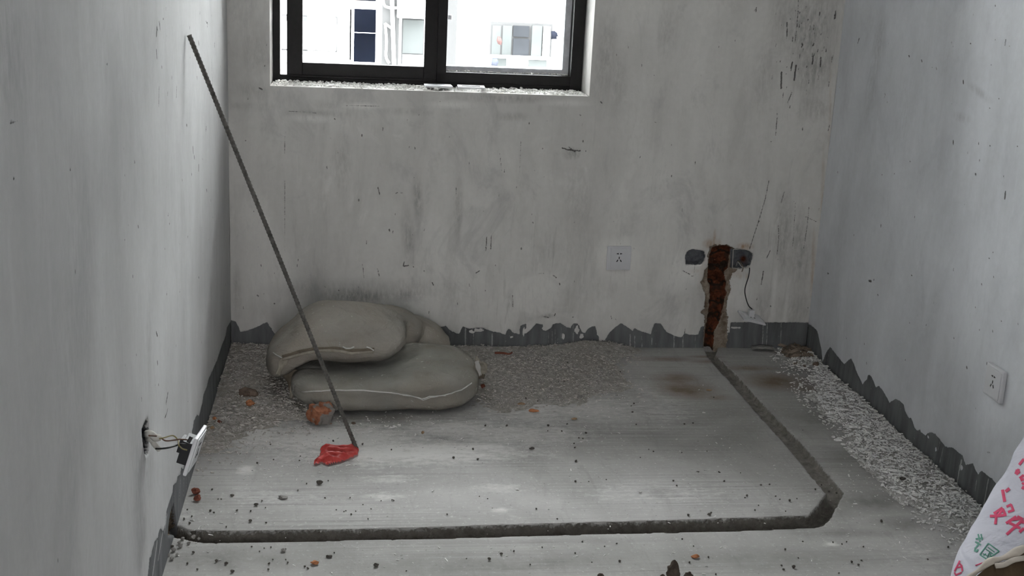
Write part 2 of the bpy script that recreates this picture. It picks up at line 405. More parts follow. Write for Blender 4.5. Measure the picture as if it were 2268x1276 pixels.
# dark scratches and pits (photo pixels, radius mm)
lines([[(1769,0),(1765,60),(1761,95),1.2],[(1743,50),(1743,80),2.0],[(1755,138),(1752,152),2.6],[(1763,145),(1759,178),2.8],[(1731,160),(1730,196),2.8],
       [(1754,205),(1744,228),1.2],[(1801,124),(1799,142),2.2],[(1818,127),(1817,148),2.2],[(1721,260),(1718,300),1.3],[(1707,313),(1708,314),1.8],
       [(1851,25),(1850,40),1.8],[(1837,277),(1834,290),1.4],[(1703,400),(1695,440),(1680,491),(1660,552),1.3],[(1680,490),(1681,491),2.4],
       [(1737,425),(1730,450),1.3],[(1724,500),(1725,530),(1721,565),1.4],[(1706,555),(1698,572),1.6],[(1691,600),(1686,630),1.9],[(1792,459),(1788,500),(1780,550),1.3],
       [(1784,480),(1810,492),1.0],[(1706,677),(1707,679),2.0],[(1762,450),(1755,560),0.8],
       [(1245,328),(1258,332),(1268,333),(1285,334),2.2],[(1260,326),(1274,337),1.8],[(1297,334),(1298,336),1.5],
       [(1154,313),(1151,382),0.9],[(1107,340),(1111,378),0.8],[(837,415),(841,430),1.9],[(862,508),(863,513),2.2],[(877,428),(880,427),1.8],
       [(888,427),(891,427),1.5],[(803,585),(806,615),1.2],[(836,595),(840,612),1.4],[(1078,525),(1076,555),1.7],[(1088,522),(1087,552),1.4],
       [(895,580),(893,590),(905,588),2.0],[(939,600),(940,602),2.0],[(915,590),(916,592),1.8],[(957,625),(960,632),2.0],[(1180,492),(1181,495),1.5],
       [(1097,587),(1098,589),1.8],[(1054,605),(1062,600),1.7],[(738,680),(742,681),1.3],[(750,642),(751,645),1.8],[(1239,628),(1240,631),2.2],
       [(1225,610),(1232,615),1.8],[(1192,606),(1205,606),1.1],[(1135,655),(1136,680),1.3],[(1205,702),(1215,703),1.8],[(1228,699),(1230,695),1.8],[(1268,702),(1270,703),1.5],
       [(640,246),(652,247),(700,250),0.9],[(766,234),(840,235),0.8],[(741,263),(742,264),2],[(1284,254),(1286,256),2],[(570,654),(572,656),2.2],[(607,672),(609,673),2],
       [(632,290),(630,340),0.8],[(631,400),(630,560),0.7],[(575,195),(580,198),2.4],[(1353,700),(1355,706),1.6],[(1363,707),(1365,709),1.4],
       [(1520,640),(1520,642),1.6],[(1540,565),(1538,612),0.6],[(1513,600),(1528,608),1.6],[(1532,612),(1535,612),1.6],[(1516,738),(1518,728),1.2],
       [(1010,415),(1011,440),0.8],[(1450,270),(1453,272),1.3],[(1330,225),(1333,228),2.0],[(1365,120),(1366,124),1.3],[(1390,100),(1391,103),1.3]], bw)
for _ in range(55):                                    # clustered pits in the upper right corner of the wall
    x = random.gauss(1790, 42); y = abs(random.gauss(60, 90))
    if x < 1850:
        lines([[(x, y), (x-1, y+random.uniform(2, 12)), random.uniform(0.8, 1.7)]], bw)
for _ in range(120):
    x = random.uniform(520, 1840); y = random.uniform(5, 700)
    if 596 < x < 1318 and y < 215: continue
    lines([[(x, y), (x+random.uniform(-1.5, 1.5), y+random.uniform(1, 7)), random.uniform(0.7, 1.4)]], bw)
def blobs(specs, key, fn):
    for (x, y, rx, ry, a, s) in specs:
        c = fn(x, y); A[key] = np.maximum(A[key], s*blob(UU, VV, c, rx*0.0015, ry*0.00155, a))
blobs([(1790,60,70,90,0,.55),(1800,150,50,60,0,.55),(1740,40,40,60,0,.35),(1810,240,50,30,0,.35),(1690,180,30,90,0,.25),(1735,520,25,120,.1,.5),(1770,560,30,100,.1,.45),(1690,690,30,60,0,.35),
       (1760,690,60,60,0,.3),(925,440,12,50,.1,.6),(1015,470,10,70,0,.45),(905,530,14,70,.1,.45),(1280,440,40,90,0,.25),(760,360,22,70,0,.3),(1120,218,120,10,0,.5),(1135,258,40,10,0,.4),(700,252,70,8,0,.35),(900,247,60,8,0,.3),
       (790,655,90,22,0,.7),(900,650,50,16,0,.5),(1268,340,22,14,0,.6),(1340,130,26,90,0,.35),(1480,70,25,60,0,.3),(720,150+80,30,10,0,.2),(570,120,30,40,0,.25),(560,200,40,20,0,.3),(545,235,60,10,0,.25),
       (660,640,70,20,0,.3),(525,650,12,60,0,.35),(1230,560,90,60,0,.15),(1010,200,80,10,0,.3),(1370,180,20,70,0,.3),(1195,40+200,10,10,0,.2),(870,640,200,24,0,.25),(1130,665,12,26,0,.4),(1210,700,22,6,0,.6),
       (1490,620,60,16,-.3,.25),(1330,640,50,40,0,.15),(1000,660,60,60,0,.15)], 'dirt_shade', bw)
blobs([(1577,540,22,12,0,.8),(1582,530,4,22,0,.8),(1650,546,20,9,0,.85),(1822,450,5,120,.1,.45),(1800,600,6,100,.08,.5),(1838,250,4,120,.1,.25),(1557,600,12,60,0,.25),(1634,605,22,12,0,.35),(1640,612,6,8,0,.7),(1655,612,6,8,0,.7),(1540,600,14,6,0,.4),(1555,770,30,8,-.4,.5)], 'rust', bw)
blobs([(1370,570,52,50,0,.9),(1505,610,55,40,.4,.9),(1385,540,30,25,0,.6),(1500,585,30,30,0,.7),(1370,480,30,60,0,.3),(600,600,60,80,0,.4),(560,480,30,60,0,.3),(800,235,40,8,0,.7),(690,262,50,10,0,.6),(1000,232,50,9,0,.6),(1250,228,60,8,0,.5),
       (1460,430,50,160,0,.4),(1410,300,40,120,0,.3),(1640,640,40,80,0,.4),(1715,640,6,80,0,.5),(1740,690,6,60,0,.4),(1190,650,50,45,0,.5)], 'light', bw)
for (x, y0, y1, r) in [(1031,728,772,2.5),(1049,735,770,1.2),(1223,722,770,1.2),(1230,730,768,1.0),(1270,720,765,1.3),(1396,742,775,2.2),(1406,745,775,1.6),(1422,745,775,1.3),(1444,750,774,1.5),(1493,742,773,1.9),(1513,742,773,1.6),(1691,715,768,1.5),(1700,715,766,1.5),(1731,715,772,1.4),(1215,735,768,.8),(1243,725,760,.9),(1090,740,770,2.0),(1540,745,772,1.0)]:
    lines([[(x, y0), (x-2 if x > 1650 else x, y1), r]], bw, 'drip')

def place_back(U, V):
    und = (vnoise(U, V, 3, 21, 3)-0.5)*0.004
    return np.stack([U, depth-und*0, V], -1) + np.stack([0*U, und*np.clip((V-0.0)*8, 0, 1), 0*U], -1)
# reveal quads (window jambs, sill, head) and a rough chipped inner lip
TH = 0.25
def reveal():
    v = []; f = []
    def strip(p, q, n1, axis_in, amp):
        base = len(v); n = n1
        for i in range(n+1):
            t = i/n
            for k, dy in enumerate((0.0, 0.02, 0.08, TH)):
                a = Vector(p).lerp(Vector(q), t); a.y = dy
                if 0 < k < 3:
                    off = (noise.noise(a*28)+0.5*noise.noise(a*70))*amp
                    a += Vector(axis_in)*off
                v.append(tuple(a))
        for i in range(n):
            for k in range(3):
                b = base+i*4+k; f.append((b, b+1, b+5, b+4))
    strip((WX0, 0, WZ0), (WX1, 0, WZ0), 120, (0, 0, 1), 0.004)
    strip((WX1, 0, WZ0), (WX1, 0, WZ1), 60, (-1, 0, 0), 0.0015)
    strip((WX1, 0, WZ1), (WX0, 0, WZ1), 10, (0, 0, -1), 0.001)
    strip((WX0, 0, WZ1), (WX0, 0, WZ0), 60, (1, 0, 0), 0.002)
    # outside skin
    b = len(v)
    xs = [-0.25, WX0, WX1, RW+0.25]; zs = [-0.25, WZ0, WZ1, HZ+0.2]
    for x in xs:
        for z in zs: v.append((x, TH, z))
    for i in range(3):
        for j in range(3):
            if i == 1 and j == 1: continue
            a = b+i*4+j; f.append((a, a+1, a+5, a+4))
    return v, f
keep = lambda U, V: ~((U > WX0) & (U < WX1) & (V > WZ0) & (V < WZ1))
me, _, _ = grid_mesh('wall_back', Ux, Vz, place_back, A, keep, reveal())
wall_back = link('wall_back', me, M['wall_b']); wall_back['kind'] = 'structure'

MARK_PAD = 0.0014
# ------------------------------------------------------------------ left wall (x=0) with hole
YF = -5.4
Uy = axis((-1.95, 0.0), 0.0045, YF, 0.0, 0.1)
Vz2 = axis((0.0, 1.32), 0.0055, -0.05, HZ, 0.1)
UU, VV = np.meshgrid(Uy, Vz2, indexing='ij'); A = base_attrs(UU.shape)
lpx = [(513,708),(503,726),(500,745),(490,772),(481,800),(473,818),(464.5,837),(459,858),(451.5,875),(449,893),(444,912),(441,922),(437,918),(429,934),(427,948),(425,957),(423,975),(418,990),(410,1009),(409,1025),(407,1039),(402,1036),(400,1052),(394,1055),(392,1068),(384,1075),(382,1095),(376,1110),(369,1132),(367,1160),(362,1177),(357,1170),(353,1177),(350,1192),(343,1200),(340,1212),(334,1236),(332,1234),(328,1276)]
lp = [lw(*p) for p in lpx]
lp = [(0.2, lp[0][1])]+lp+[(-2.2, 0.10), (-6, 0.10), (-6, -0.3), (0.2, -0.3)]
A['band'] = sdf(lp, UU, VV)+(vnoise(UU, VV, 110, 8, 2)-0.5)*0.003
hole_px = [(328.7,925),(322,938),(315.7,952),(316,965),(317,975),(320,994),(323.5,1011),(330,1002),(332,985),(331,952)]
hsd = sdf([lw(*p) for p in hole_px], UU, VV)
A['chase'] = hsd+0.0; A['boxm'] = np.ones(UU.shape)
notch = sdf([lw(*p) for p in [(377,1151),(383,1128),(386,1117),(389,1140),(393,1165),(398,1185),(374,1185)]], UU, VV)
A['shal'] = notch
depthL = sm(hsd, -0.001, 0.006)*0.045 + sm(notch, -0.002, 0.004)*0.02 + sm(A['band'], -0.002, 0.002)*0.002
lines([[(346,60),(345,80),3],[(352,50),(353,66),2],[(345,110),(346,130),2],[(440,92),(441,100),2.4],[(456,48),(460,52),(459,62),1.2],[(468,130),(470,190),1],[(475,95),(474,105),2],
       [(351,190),(350,235),1.3],[(392,190),(391,215),1.6],[(427,325),(428,340),2.6],[(430,345),(431,352),2.2],[(440,365),(440,378),2.8],[(457,280),(456,290),2.2],[(413,277),(414,279),2.2],[(457,420),(458,424),2],
       [(12,348),(18,370),1.6],[(22,375),(30,395),1.2],[(238,143),(240,146),2.6],[(372,870),(369,888),(368,895),2.2],[(372,906),(366,925),1.6],[(345,735),(348,745),2],[(348,800),(349,808),2],[(88,92),(91,96),2],
       [(18,697),(20,700),2],[(154,370),(157,376),1.5],[(4,540),(6,543),2.4],[(395,1228),(396,1240),1.5],[(305,500),(306,504),1.4]], lw)
for _ in range(90):
    x = random.uniform(5, 470); y = random.uniform(5, 900)
    lines([[(x, y), (x+random.uniform(-1, 1), y+random.uniform(1, 9)), random.uniform(0.7, 1.6)]], lw)
blobs([(20,120,20,60,0,.35),(80,130,40,80,0,.2),(180,600,60,200,0,.2),(330,780,20,60,0,.25),(345,40,12,60,0,.2),(310,1100,60,120,0,.3),(330,1020,40,60,0,.25),(150,900,90,150,0,.12)], 'dirt_shade', lw)
for (x0, y0, x1, y1, r) in [(402,1060,398,1110,2.2),(410,1040,408,1100,2),(418,1010,414,1090,2),(388,1090,386,1120,2),(350,1200,340,1276,5),(372,1140,366,1180,4),(362,1180,352,1240,4),(424,985,420,1060,2)]:
    lines([[(x0, y0), (x1, y1), r]], lw, 'drip')
def place_left(U, V):
    und = (vnoise(U, V, 2.6, 31, 3)-0.5)*0.004
    x = -depthL+und*np.clip(V*8, 0, 1)
    return np.stack([x, U, V], -1)
lv = []; lf = []
def quad(v, f, pts): b = len(v); v += [tuple(p) for p in pts]; f.append((b, b+1, b+2, b+3))
quad(lv, lf, [(-.24, YF-.25, -.25), (-.24, .25, -.25), (-.24, .25, HZ+.2), (-.24, YF-.25, HZ+.2)])
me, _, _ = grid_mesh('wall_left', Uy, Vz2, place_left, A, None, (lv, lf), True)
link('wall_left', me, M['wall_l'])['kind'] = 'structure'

# ------------------------------------------------------------------ right wall (x=RW)
Uy = axis((-1.75, 0.0), 0.0042, YF, 0.0, 0.1); Vz3 = axis((0.0, 1.32), 0.0050, -0.05, HZ, 0.1)
UU, VV = np.meshgrid(Uy, Vz3, indexing='ij'); A = base_attrs(UU.shape)
rpx = [(1787,714),(1798,722),(1810,733),(1815,755),(1819.5,778),(1821,802),(1825,792),(1830,779),(1838,768.5),(1848,781),(1868,806),(1873,803),(1879,796),(1884,794),(1891,808),(1897,825),(1910,851),(1915,843),(1919,840),(1922,830),(1928,832),(1933,842),(1939,857),(1947,855),(1957,868),(1970,892),(1975,888),(1984,884),(1993,888),(2001.6,896),(2004,910),(2008,919),(2014,927),(2018,925),(2025,947),(2030,954),(2037,951),(2042,959),(2050,965),(2054,960),(2060,956.6),(2070,960.5),(2080,972),(2092,988),(2099,991),(2111,992),(2120,1000),(2131,1009),(2134,1019),(2137,1029),(2145,1028),(2154,1027),(2158,1038),(2166,1052.5),(2170,1046),(2174,1043),(2185,1053),(2197,1060),(2207,1074),(2203,1077),(2208,1087),(2211,1096),(2230,1108),(2268,1150)]
rp = [rw(*p) for p in rpx]
rp = [(0.2, rp[0][1])]+rp+[(-2.0, 0.08), (-6, 0.08), (-6, -0.3), (0.2, -0.3)]
A['band'] = sdf(rp, UU, VV)+(vnoise(UU, VV, 120, 9, 2)-0.5)*0.003
for (x, y, r) in [(2040,954,4),(2072,995,4),(2129,1036,5),(2055,968,3)]:
    c = rw(x, y); A['band'] = np.minimum(A['band'], -(blob(UU, VV, c, r*.0013, r*.0014)-0.25)*0.01)
lines([[(1903,85),(1900,95),1.8],[(2012,124),(2014,125),2],[(2133,179),(2134,184),2.4],[(2228,88),(2226,100),1.4],[(2226,425),(2225,440),2.2],[(2111,312),(2111,320),1.8],[(2160,385),(2161,388),1.8],
       [(2140,813),(2141,815),2.2],[(2187,1001),(2192,1004),1.3],[(1925,622),(1930,623),2.6],[(1951,498),(1951,502),1.6],[(1833,605),(1836,607),1.8]], rw)
for _ in range(60):
    x = random.uniform(1850, 2260); y = random.uniform(5, 900)
    lines([[(x, y), (x+random.uniform(-2, 2), y+random.uniform(1, 5)), random.uniform(0.5, 1.1)]], rw)
blobs([(1945,100,30,70,0,.35),(1930,180,30,120,0,.25),(2170,205,50,8,.2,.35),(2130,260,40,8,0,.25),(2000,250,60,100,0,.12),(2120,840,100,30,0,.1)], 'dirt_shade', rw)
blobs([(2150,700,60,160,0,.25),(2190,900,60,50,0,.35)], 'light', rw)
for (x0, y0, x1, y1, r) in [(2083,970,2075,1000,1.6),(2088,990,2080,1025,1.8),(2124,1030,2118,1075,2.4),(2128,1020,2124,1040,3.5),(2188,1060,2176,1125,2.6),(1834,785,1831,800,1.6),(2162,1055,2158,1090,1.4)]:
    lines([[(x0, y0), (x1, y1), r]], rw, 'drip')
def place_right(U, V):
    und = (vnoise(U, V, 2.4, 41, 3)-0.5)*0.004
    return np.stack([RW+sm(A['band'], -0.002, 0.002)*0.002-und*np.clip(V*8, 0, 1), U, V], -1)
ev = []; ef = []
quad(ev, ef, [(RW+.24, YF-.25, -.25), (RW+.24, YF-.25, HZ+.2), (RW+.24, .25, HZ+.2), (RW+.24, .25, -.25)])
me, _, _ = grid_mesh('wall_right', Uy, Vz3, place_right, A, None, (ev, ef))
link('wall_right', me, M['wall_r'])['kind'] = 'structure'

bm = bmesh.new(); box(bm, -.24, FILL_GAP[0], YF-.24, YF, -.2, HZ+.2); box(bm, FILL_GAP[1], RW+.24, YF-.24, YF, -.2, HZ+.2); box(bm, FILL_GAP[0], FILL_GAP[1], YF-.24, YF, FILL_GAP[3], HZ+.2); obj('wall_front', bm, M['ceil'])['kind'] = 'structure'
bm = bmesh.new(); box(bm, -.24, RW+.24, YF-.24, TH, HZ, HZ+.2); obj('ceiling', bm, M['ceil'])['kind'] = 'structure'

# ------------------------------------------------------------------ floor with the cut channel
Ufx = axis((0.0, RW), 0.0045, -0.05, RW+0.05, 0.05); Ufy = axis((-1.78, 0.0), 0.0042, YF, 0.05, 0.08)
UU, VV = np.meshgrid(Ufx, Ufy, indexing='ij')
A = {k: np.zeros(UU.shape) for k in ('powder', 'brown', 'dirt_shade')}
tr_px = [(372,1155),(385,1153),(394.5,1166),(417,1175),(500,1176),(610,1175),(760,1173),(900,1170),(1082,1164),(1278,1159),(1485,1153),(1640,1148),(1794,1142),(1806,1130),(1833,1092.6),(1792,1046),(1755,1000),(1700,938),(1640,870),(1596,822),(1567,787),(1561,770),(1590,770),(1583,787),(1625,826),(1700,907),(1774,982),(1822,1038),(1868,1092),(1853,1118),(1838,1147),(1822,1163),(1809,1167),(1700,1172),(1609,1176),(1450,1179),(1300,1182),(951,1192),(720,1196),(560,1200),(479,1201),(440,1199),(398,1190),(370,1186)]
tsd = sdf([fxy(*p) for p in tr_px], UU, VV)+(vnoise(UU, VV, 45, 12, 3)-0.5)*0.006
A['trench'] = tsd
def fb(specs, key, px=True):
    for (x, y, rx, ry, a, s) in specs:
        c = fxy(x, y); A[key] = np.maximum(A[key], s*blob(UU, VV, c, rx*0.0012, ry*0.0035, a))
fb([(760,970,260,36,0,1.0),(560,960,90,40,0,.9),(900,1000,330,30,0,.95),(1000,950,200,24,0,.8),(1120,960,230,30,0,.7),(620,900,120,40,0,.6),(545,1040,22,12,0,.8),(1180,900,180,60,0,.65),(1050,990,120,12,0,.9),(870,1060,90,12,0,.4),(850,1100,60,10,0,.5),(1100,1080,80,10,0,.45),(1110,1130,24,6,0,.6),(830,1030,60,10,0,.45),(1300,900,180,50,0,.55),(1450,900,120,60,0,.35),(1750,1120,100,10,0,.2),(1230,860,200,40,0,.5),(2060,1230,100,20,0,.3),(2000,1010,120,50,-.7,.5),(620,1100,200,16,0,.25),(420,1140,30,10,0,.4),(1840,1205,20,5,0,.7),(1450,1090,200,20,0,.3)], 'powder')
fb([(1520,862,85,28,0,1.0),(1500,840,70,22,0,.8),(1590,880,45,9,0,.55),(1720,845,100,26,0,.95),(1660,815,80,10,0,.7),(1480,795,110,9,0,.6),(1560,800,60,8,0,.6),(1560,790,60,5,0,.7),(1790,860,50,12,0,.6),(1340,800,60,8,0,.35),(1120,790,120,12,0,.35),(560,800,60,20,0,.35),(1750,780,80,5,0,.7),(570,830,60,20,0,.25),(800,925,250,8,0,.25)], 'brown')
fb([(1490,980,90,30,0,.2),(1560,930,120,40,0,.15),(1940,1110,120,20,0,.7),(2000,1160,60,14,0,.6),(1850,1130,60,14,0,.4),(1460,1090,40,10,0,.45),(1650,960,80,30,0,.3),(1810,940,90,30,-.8,.5),(1880,1010,60,18,-.8,.5),(1760,1170,90,6,0,.4),(500,1240,260,22,0,.55),(1100,1250,420,20,0,.5),(1700,1240,320,18,0,.45),(1150,1200,300,5,0,.3),(700,1200,300,4,0,.3),(850,1050,200,2,0,.3),(720,1098,110,1.6,0,.3),(450,1100,60,30,0,.35),(1880,1180,120,8,0,.5)], 'dirt_shade')  # wide front blobs stand in for weaker light; the others are dirt
A['silt'] = sm(VV, -1.30, -1.12)
dT = sm(tsd, -0.003, 0.003)*(1-.45*A['silt'])*(0.033+0.014*(vnoise(UU, VV, 30, 4, 3)-0.5))
def place_floor(U, V):
    return np.stack([U, V, -dT+(vnoise(U, V, 4, 51, 2)-0.5)*0.0016-0.0008], -1)
ev = []; ef = []
quad(ev, ef, [(-.24, YF-.24, -.2), (-.24, .25, -.2), (RW+.24, .25, -.2), (RW+.24, YF-.24, -.2)])
quad(ev, ef, [(-.24, YF-.24, 0), (RW+.24, YF-.24, 0), (RW+.24, YF, 0), (-.24, YF, 0)])
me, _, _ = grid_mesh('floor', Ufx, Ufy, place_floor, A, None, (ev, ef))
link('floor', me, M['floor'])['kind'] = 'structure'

# ------------------------------------------------------------------ window
M['alu'] = plain('black_aluminium', (0.011, 0.010, 0.010), 0.5, 0.2, 60, 0.2)
M['alu_grey'] = plain('grey_aluminium_lip', (0.50, 0.51, 0.54), 0.5, 0.15, 40, 0.4)
M['whitepl'] = plain('white_plastic', (0.72, 0.72, 0.75), 0.4, 0.03, 30, 0.4)
M['chalk'] = plain('white_putty_crumbs', (0.74, 0.73, 0.71), 0.95, 0.12, 60)
def glass(name, dust):
    t = NT(name); tr = t.n('BsdfTransparent'); gl = t.n('BsdfGlossy'); df = t.n('BsdfDiffuse')
    gl.inputs['Roughness'].default_value = 0.02
    df.inputs['Color'].default_value = (0.8, 0.8, 0.8, 1)
    tr.inputs['Color'].default_value = (0.90, 0.92, 0.92, 1)
    fr = t.n('Fresnel'); fr.inputs[0].default_value = 1.35
    m1 = t.n('MixShader'); t.l(fr.outputs[0], m1.inputs[0]); t.l(tr.outputs[0], m1.inputs[1]); t.l(gl.outputs[0], m1.inputs[2])
    m2 = t.n('MixShader'); nz = t.noise(t.objpos(), 30, 5, 0.7)
    t.l(t.rng(nz, 0.5, 0.8, dust*0.3, dust), m2.inputs[0]); t.l(m1.outputs[0], m2.inputs[1]); t.l(df.outputs[0], m2.inputs[2])
    t.l(m2.outputs[0], t.o.inputs[0]); return t.m
M['glass'] = glass('dusty_glass', 0.004)
win = empty('window_1', (0.667, 0.16, 0.893)); win['kind'] = 'structure'
bm = bmesh.new()
FX0, FX1, FZ0, FZ1 = 0.137, 1.197, 0.889, 2.41
def bars(specs):
    for s in specs: box(bm, *s, bev=0.0015)
bars([(FX0, 0.160, .148, .235, FZ0, FZ1), (1.157, FX1, .148, .235, FZ0, FZ1), (0.160, 1.157, .148, .235, FZ0, 0.908), (0.160, 1.157, .148, .235, FZ1-.03, FZ1),
      (0.690, 1.157, .150, .172, 0.908, 0.943), (0.690, 0.722, .150, .205, 0.908, FZ1-.03), (0.160,0.690,.150,.158,0.908,0.916)])
obj('outer_frame', bm, M['alu'], win)
bm = bmesh.new()
sz0 = 0.910
bars([(0.181, 0.234, .162, .186, sz0, FZ1-.035), (0.646, 0.692, .162, .186, sz0, FZ1-.035), (0.234, 0.646, .162, .186, sz0, 0.957), (0.234, 0.646, .162, .186, FZ1-.08, FZ1-.035)])
sash = obj('sliding_sash', bm, M['alu'], win)
bm = bmesh.new(); box(bm, 0.234, 0.646, .172, .176, 0.957, FZ1-.08)
g = obj('pane', bm, M['glass'], win); g.parent = sash; g.matrix_parent_inverse = Matrix.Translation(-Vector(sash.location)); g.location = (0, 0, 0)
bm = bmesh.new()
bars([(1.134, 1.1565, .196, .226, .924, FZ1-.032), (0.7225, 1.134, .196, .226, .924, .960), (0.7225, 1.134, .196, .226, FZ1-.07, FZ1-.032), (0.7225, .7255, .206, .226, .96, FZ1-.07)])
fx = obj('fixed_light', bm, M['alu_grey'], win)
bm = bmesh.new(); box(bm, 0.7257, 1.1338, .208, .212, 0.960, FZ1-.07)
g = obj('pane', bm, M['glass'], win); g.parent = fx
bm = bmesh.new(); p = on(1, .150, 996, 38); box(bm, p.x-.006, p.x+.006, .140, .152, p.z-.008, p.z+.008, bev=.003)
obj('white_block', bm, M['whitepl'], win)  # small white block on the centre stile

# crumbs on sill and along the fixed light
def chips(bm, pts, smin, smax, zf=None, elong=(0.6, 2.6), thin=0.25, nrm=False):
    for (x, y, z) in pts:
        s = random.uniform(smin, smax) if random.random() < .8 else random.uniform(smin, smax*1.6)
        l = s*random.uniform(*elong); w = s*random.uniform(0.5, 1.0); h = s*random.uniform(thin, thin*2.4)
        a = random.uniform(0, math.pi); ti = random.uniform(-.5, .5); tj = random.uniform(-.35, .35)
        R = Matrix.Rotation(a, 3, 'Z') @ Matrix.Rotation(ti, 3, 'X') @ Matrix.Rotation(tj, 3, 'Y')
        q = []
        for sx, sy, sz in ((-1,-1,-1),(1,-1,-1),(1,1,-1),(-1,1,-1),(-.7,-.8,1),(.8,-.6,1),(.6,.8,1),(-.8,.7,1)):
            v = R @ Vector((sx*l/2*random.uniform(.7,1.1), sy*w/2*random.uniform(.7,1.1), sz*h/2))
            q.append(bm.verts.new((x+v.x, y+v.y, z+v.z+h*0.3)))
        for f in ((0,3,2,1),(4,5,6,7),(0,1,5,4),(1,2,6,5),(2,3,7,6),(3,0,4,7)): bm.faces.new([q[i] for i in f])
bm = bmesh.new(); pts = []
for i in range(1500):
    x = random.uniform(WX0+.01, WX1-.01); f = 1.0 if x < .7 else .55
    y = random.uniform(0.006, 0.14)
    hh = (0.006*f*(0.5+noise.noise(Vector((x*14, y*8, 3)))))
    if 0.69 < x < 0.82 and random.random() < .7: continue
    pts.append((x, y, WZ0+0.002+max(0, random.random()*hh)))
chips(bm, pts, .002, .007)
tag(obj('plaster_crumbs', bm, M['chalk']), 'white crumbled putty scattered along the window sill', 'rubble', kind='stuff')
bm = bmesh.new(); pts = []
for i in range(260):
    x = random.uniform(.70, 1.15); pts.append((x, random.uniform(.174, .194), .9435+random.random()*.004*(.5+noise.noise(Vector((x*20, 0, 0))))))
chips(bm, pts, .0015, .005)
tag(obj('plaster_crumbs', bm, M['chalk']), 'thin line of white dust lying on the bottom rail inside the right window light', 'rubble', kind='stuff')
# two plastic frames on the sill
def sill_plate(name, px, rot, label, hole):
    p = on(2, WZ0+.006, *px); p = Vector((p.x, max(.035, min(.09, .06)), WZ0+.009))
    bm = bmesh.new(); w = .046; t = .009
    for s in ((-w, w, -.03, -.03+t, 0, .006), (-w, w, .03-t, .03, 0, .006), (-w, -w+t*1.6, -.03+t, .03-t, 0, .006), (w-t*1.6, w, -.03+t, .03-t, 0, .006)): box(bm, *s, bev=.0015)
    if not hole: box(bm, -w+.012, w-.012, -.022, .022, .001, .0045, bev=.001)
    bmesh.ops.transform(bm, matrix=Matrix.Translation(p) @ Matrix.Rotation(rot, 4, 'Z'), verts=bm.verts[:])
    tag(obj(name, bm, M['whitepl']), label, 'socket frame')
pa = on(1, .05, 973, 197); pb = on(1, .05, 1046, 200)
sill_plate('socket_frame', (973, 198), .05, 'white plastic socket cover lying on the window sill, nearer the left pane', False)
sill_plate('socket_frame', (1046, 200), -.04, 'white plastic frame with an open centre on the window sill, right of the other cover', True)

# ------------------------------------------------------------------ building across the street
FY = 18.0
bld = empty('apartment_building', (3.0, FY, -14)); tag(bld, 'white apartment block seen washed out through the window', 'building')
M['f_grey'] = plain('pale_grey_render', (0.040, 0.040, 0.0405), 0.95, 0.04, 2, 0.0)
M['f_line'] = plain('grey_metal_trim', (0.032, 0.0325, 0.033), 0.95, 0.05, 2, 0.0)
M['f_dark'] = plain('dark_blue_window_glass', (0.0012, 0.0016, 0.0030), 0.95, 0.25, 2, 0.0)
M['f_pane'] = plain('hazy_window_glass', (0.040, 0.043, 0.043), 0.95, 0.15, 1.3, 0.0)
M['f_mid'] = plain('grey_window_glass', (0.016, 0.017, 0.019), 0.95, 0.15, 2, 0.0)
M['f_pipe'] = plain('white_plastic_pipe', (0.5, 0.5, 0.5), 0.95, 0.02, 2, 0.0)
def fr(px0, py0, px1, py1, y=FY):
    a = on(1, y, px0, (py0+py1)/2); b = on(1, y, px1, (py0+py1)/2); c = on(1, y, (px0+px1)/2, py0); d = on(1, y, (px0+px1)/2, py1)
    return a.x, b.x, d.z, c.z
def fbox(name, px, mat, y0=FY-.05, y1=FY+.02, par=None, bev=0):
    x0, x1, z0, z1 = fr(*px); bm = bmesh.new(); box(bm, x0, x1, y0, y1, z0, z1, bev); 
    o = obj(name, bm, mat, bld)
    if par is not None: o.parent = par
    return o
bm = bmesh.new(); box(bm, -14, 20, FY, FY+9, -14, 13.0); obj('wall', bm, M['facade'], bld)
bm = bmesh.new(); box(bm, -14.4, 20.4, FY-.4, FY+9.4, 13.0, 13.3); obj('roof_slab', bm, M['f_grey'], bld)
def fwin(px, frame, panes, rails=()):
    """window = frame plate with panes and rails as sub-parts"""
    w = fbox('window', px, frame, FY-.03, FY+.02)
    for k, (p, m) in enumerate(panes): fbox('pane', p, m, FY-.045-.012*k, FY-.031-.001*k, w)
    for r in rails: fbox('rail', r, M['f_pipe'], FY-.14, FY-.10, w)
    return w
fwin((600,33,747,137), M['f_line'], [((606,38,745,109), M['facade']), ((606,38,718,46), M['f_pane']), ((704,39,718,53), M['f_pane'])], [((600,112,746,137), )[0]])
fwin((773,19,834,138), M['facade'], [((784,20,832,137), M['f_dark'])], [((784,71,832,72.2))])
fwin((774.5,20,778,133), M['f_line'], [])
fwin((778,-8,833,1.5), M['f_line'], [((781,-8,832,1), M['f_dark'])])
fwin((889,41,938,142), M['f_line'], [((892,44,937,118), M['f_pane']), ((891,121,936,142), M['facade'])], [])
fbox('grey_recess', (846,-60,884,160), M['f_grey'], FY-.02, FY+.02)
fbox('balcony_panel', (880,-60,945,38), M['facade'], FY-.35, FY+.02)
fbox('grey_recess', (988,-60,1012,160), M['f_grey'], FY-.02, FY+.02)
wr = fwin((1085,50,1222,124), M['f_grey'], [((1089,56,1108,121), M['f_pane']), ((1112,56,1132,121), M['f_pane']), ((1136,57,1171,81), M['f_mid']), ((1135,85,1170,123), M['f_mid']), ((1176,56,1198,124), M['f_pane']), ((1201,58,1216,124), M['f_pipe'])], [((1084,122,1215,126))])
fbox('balcony_opening', (1090,129,1121,146), M['f_pane']); fbox('balcony_opening', (1170,133,1210,148), M['f_pane'])
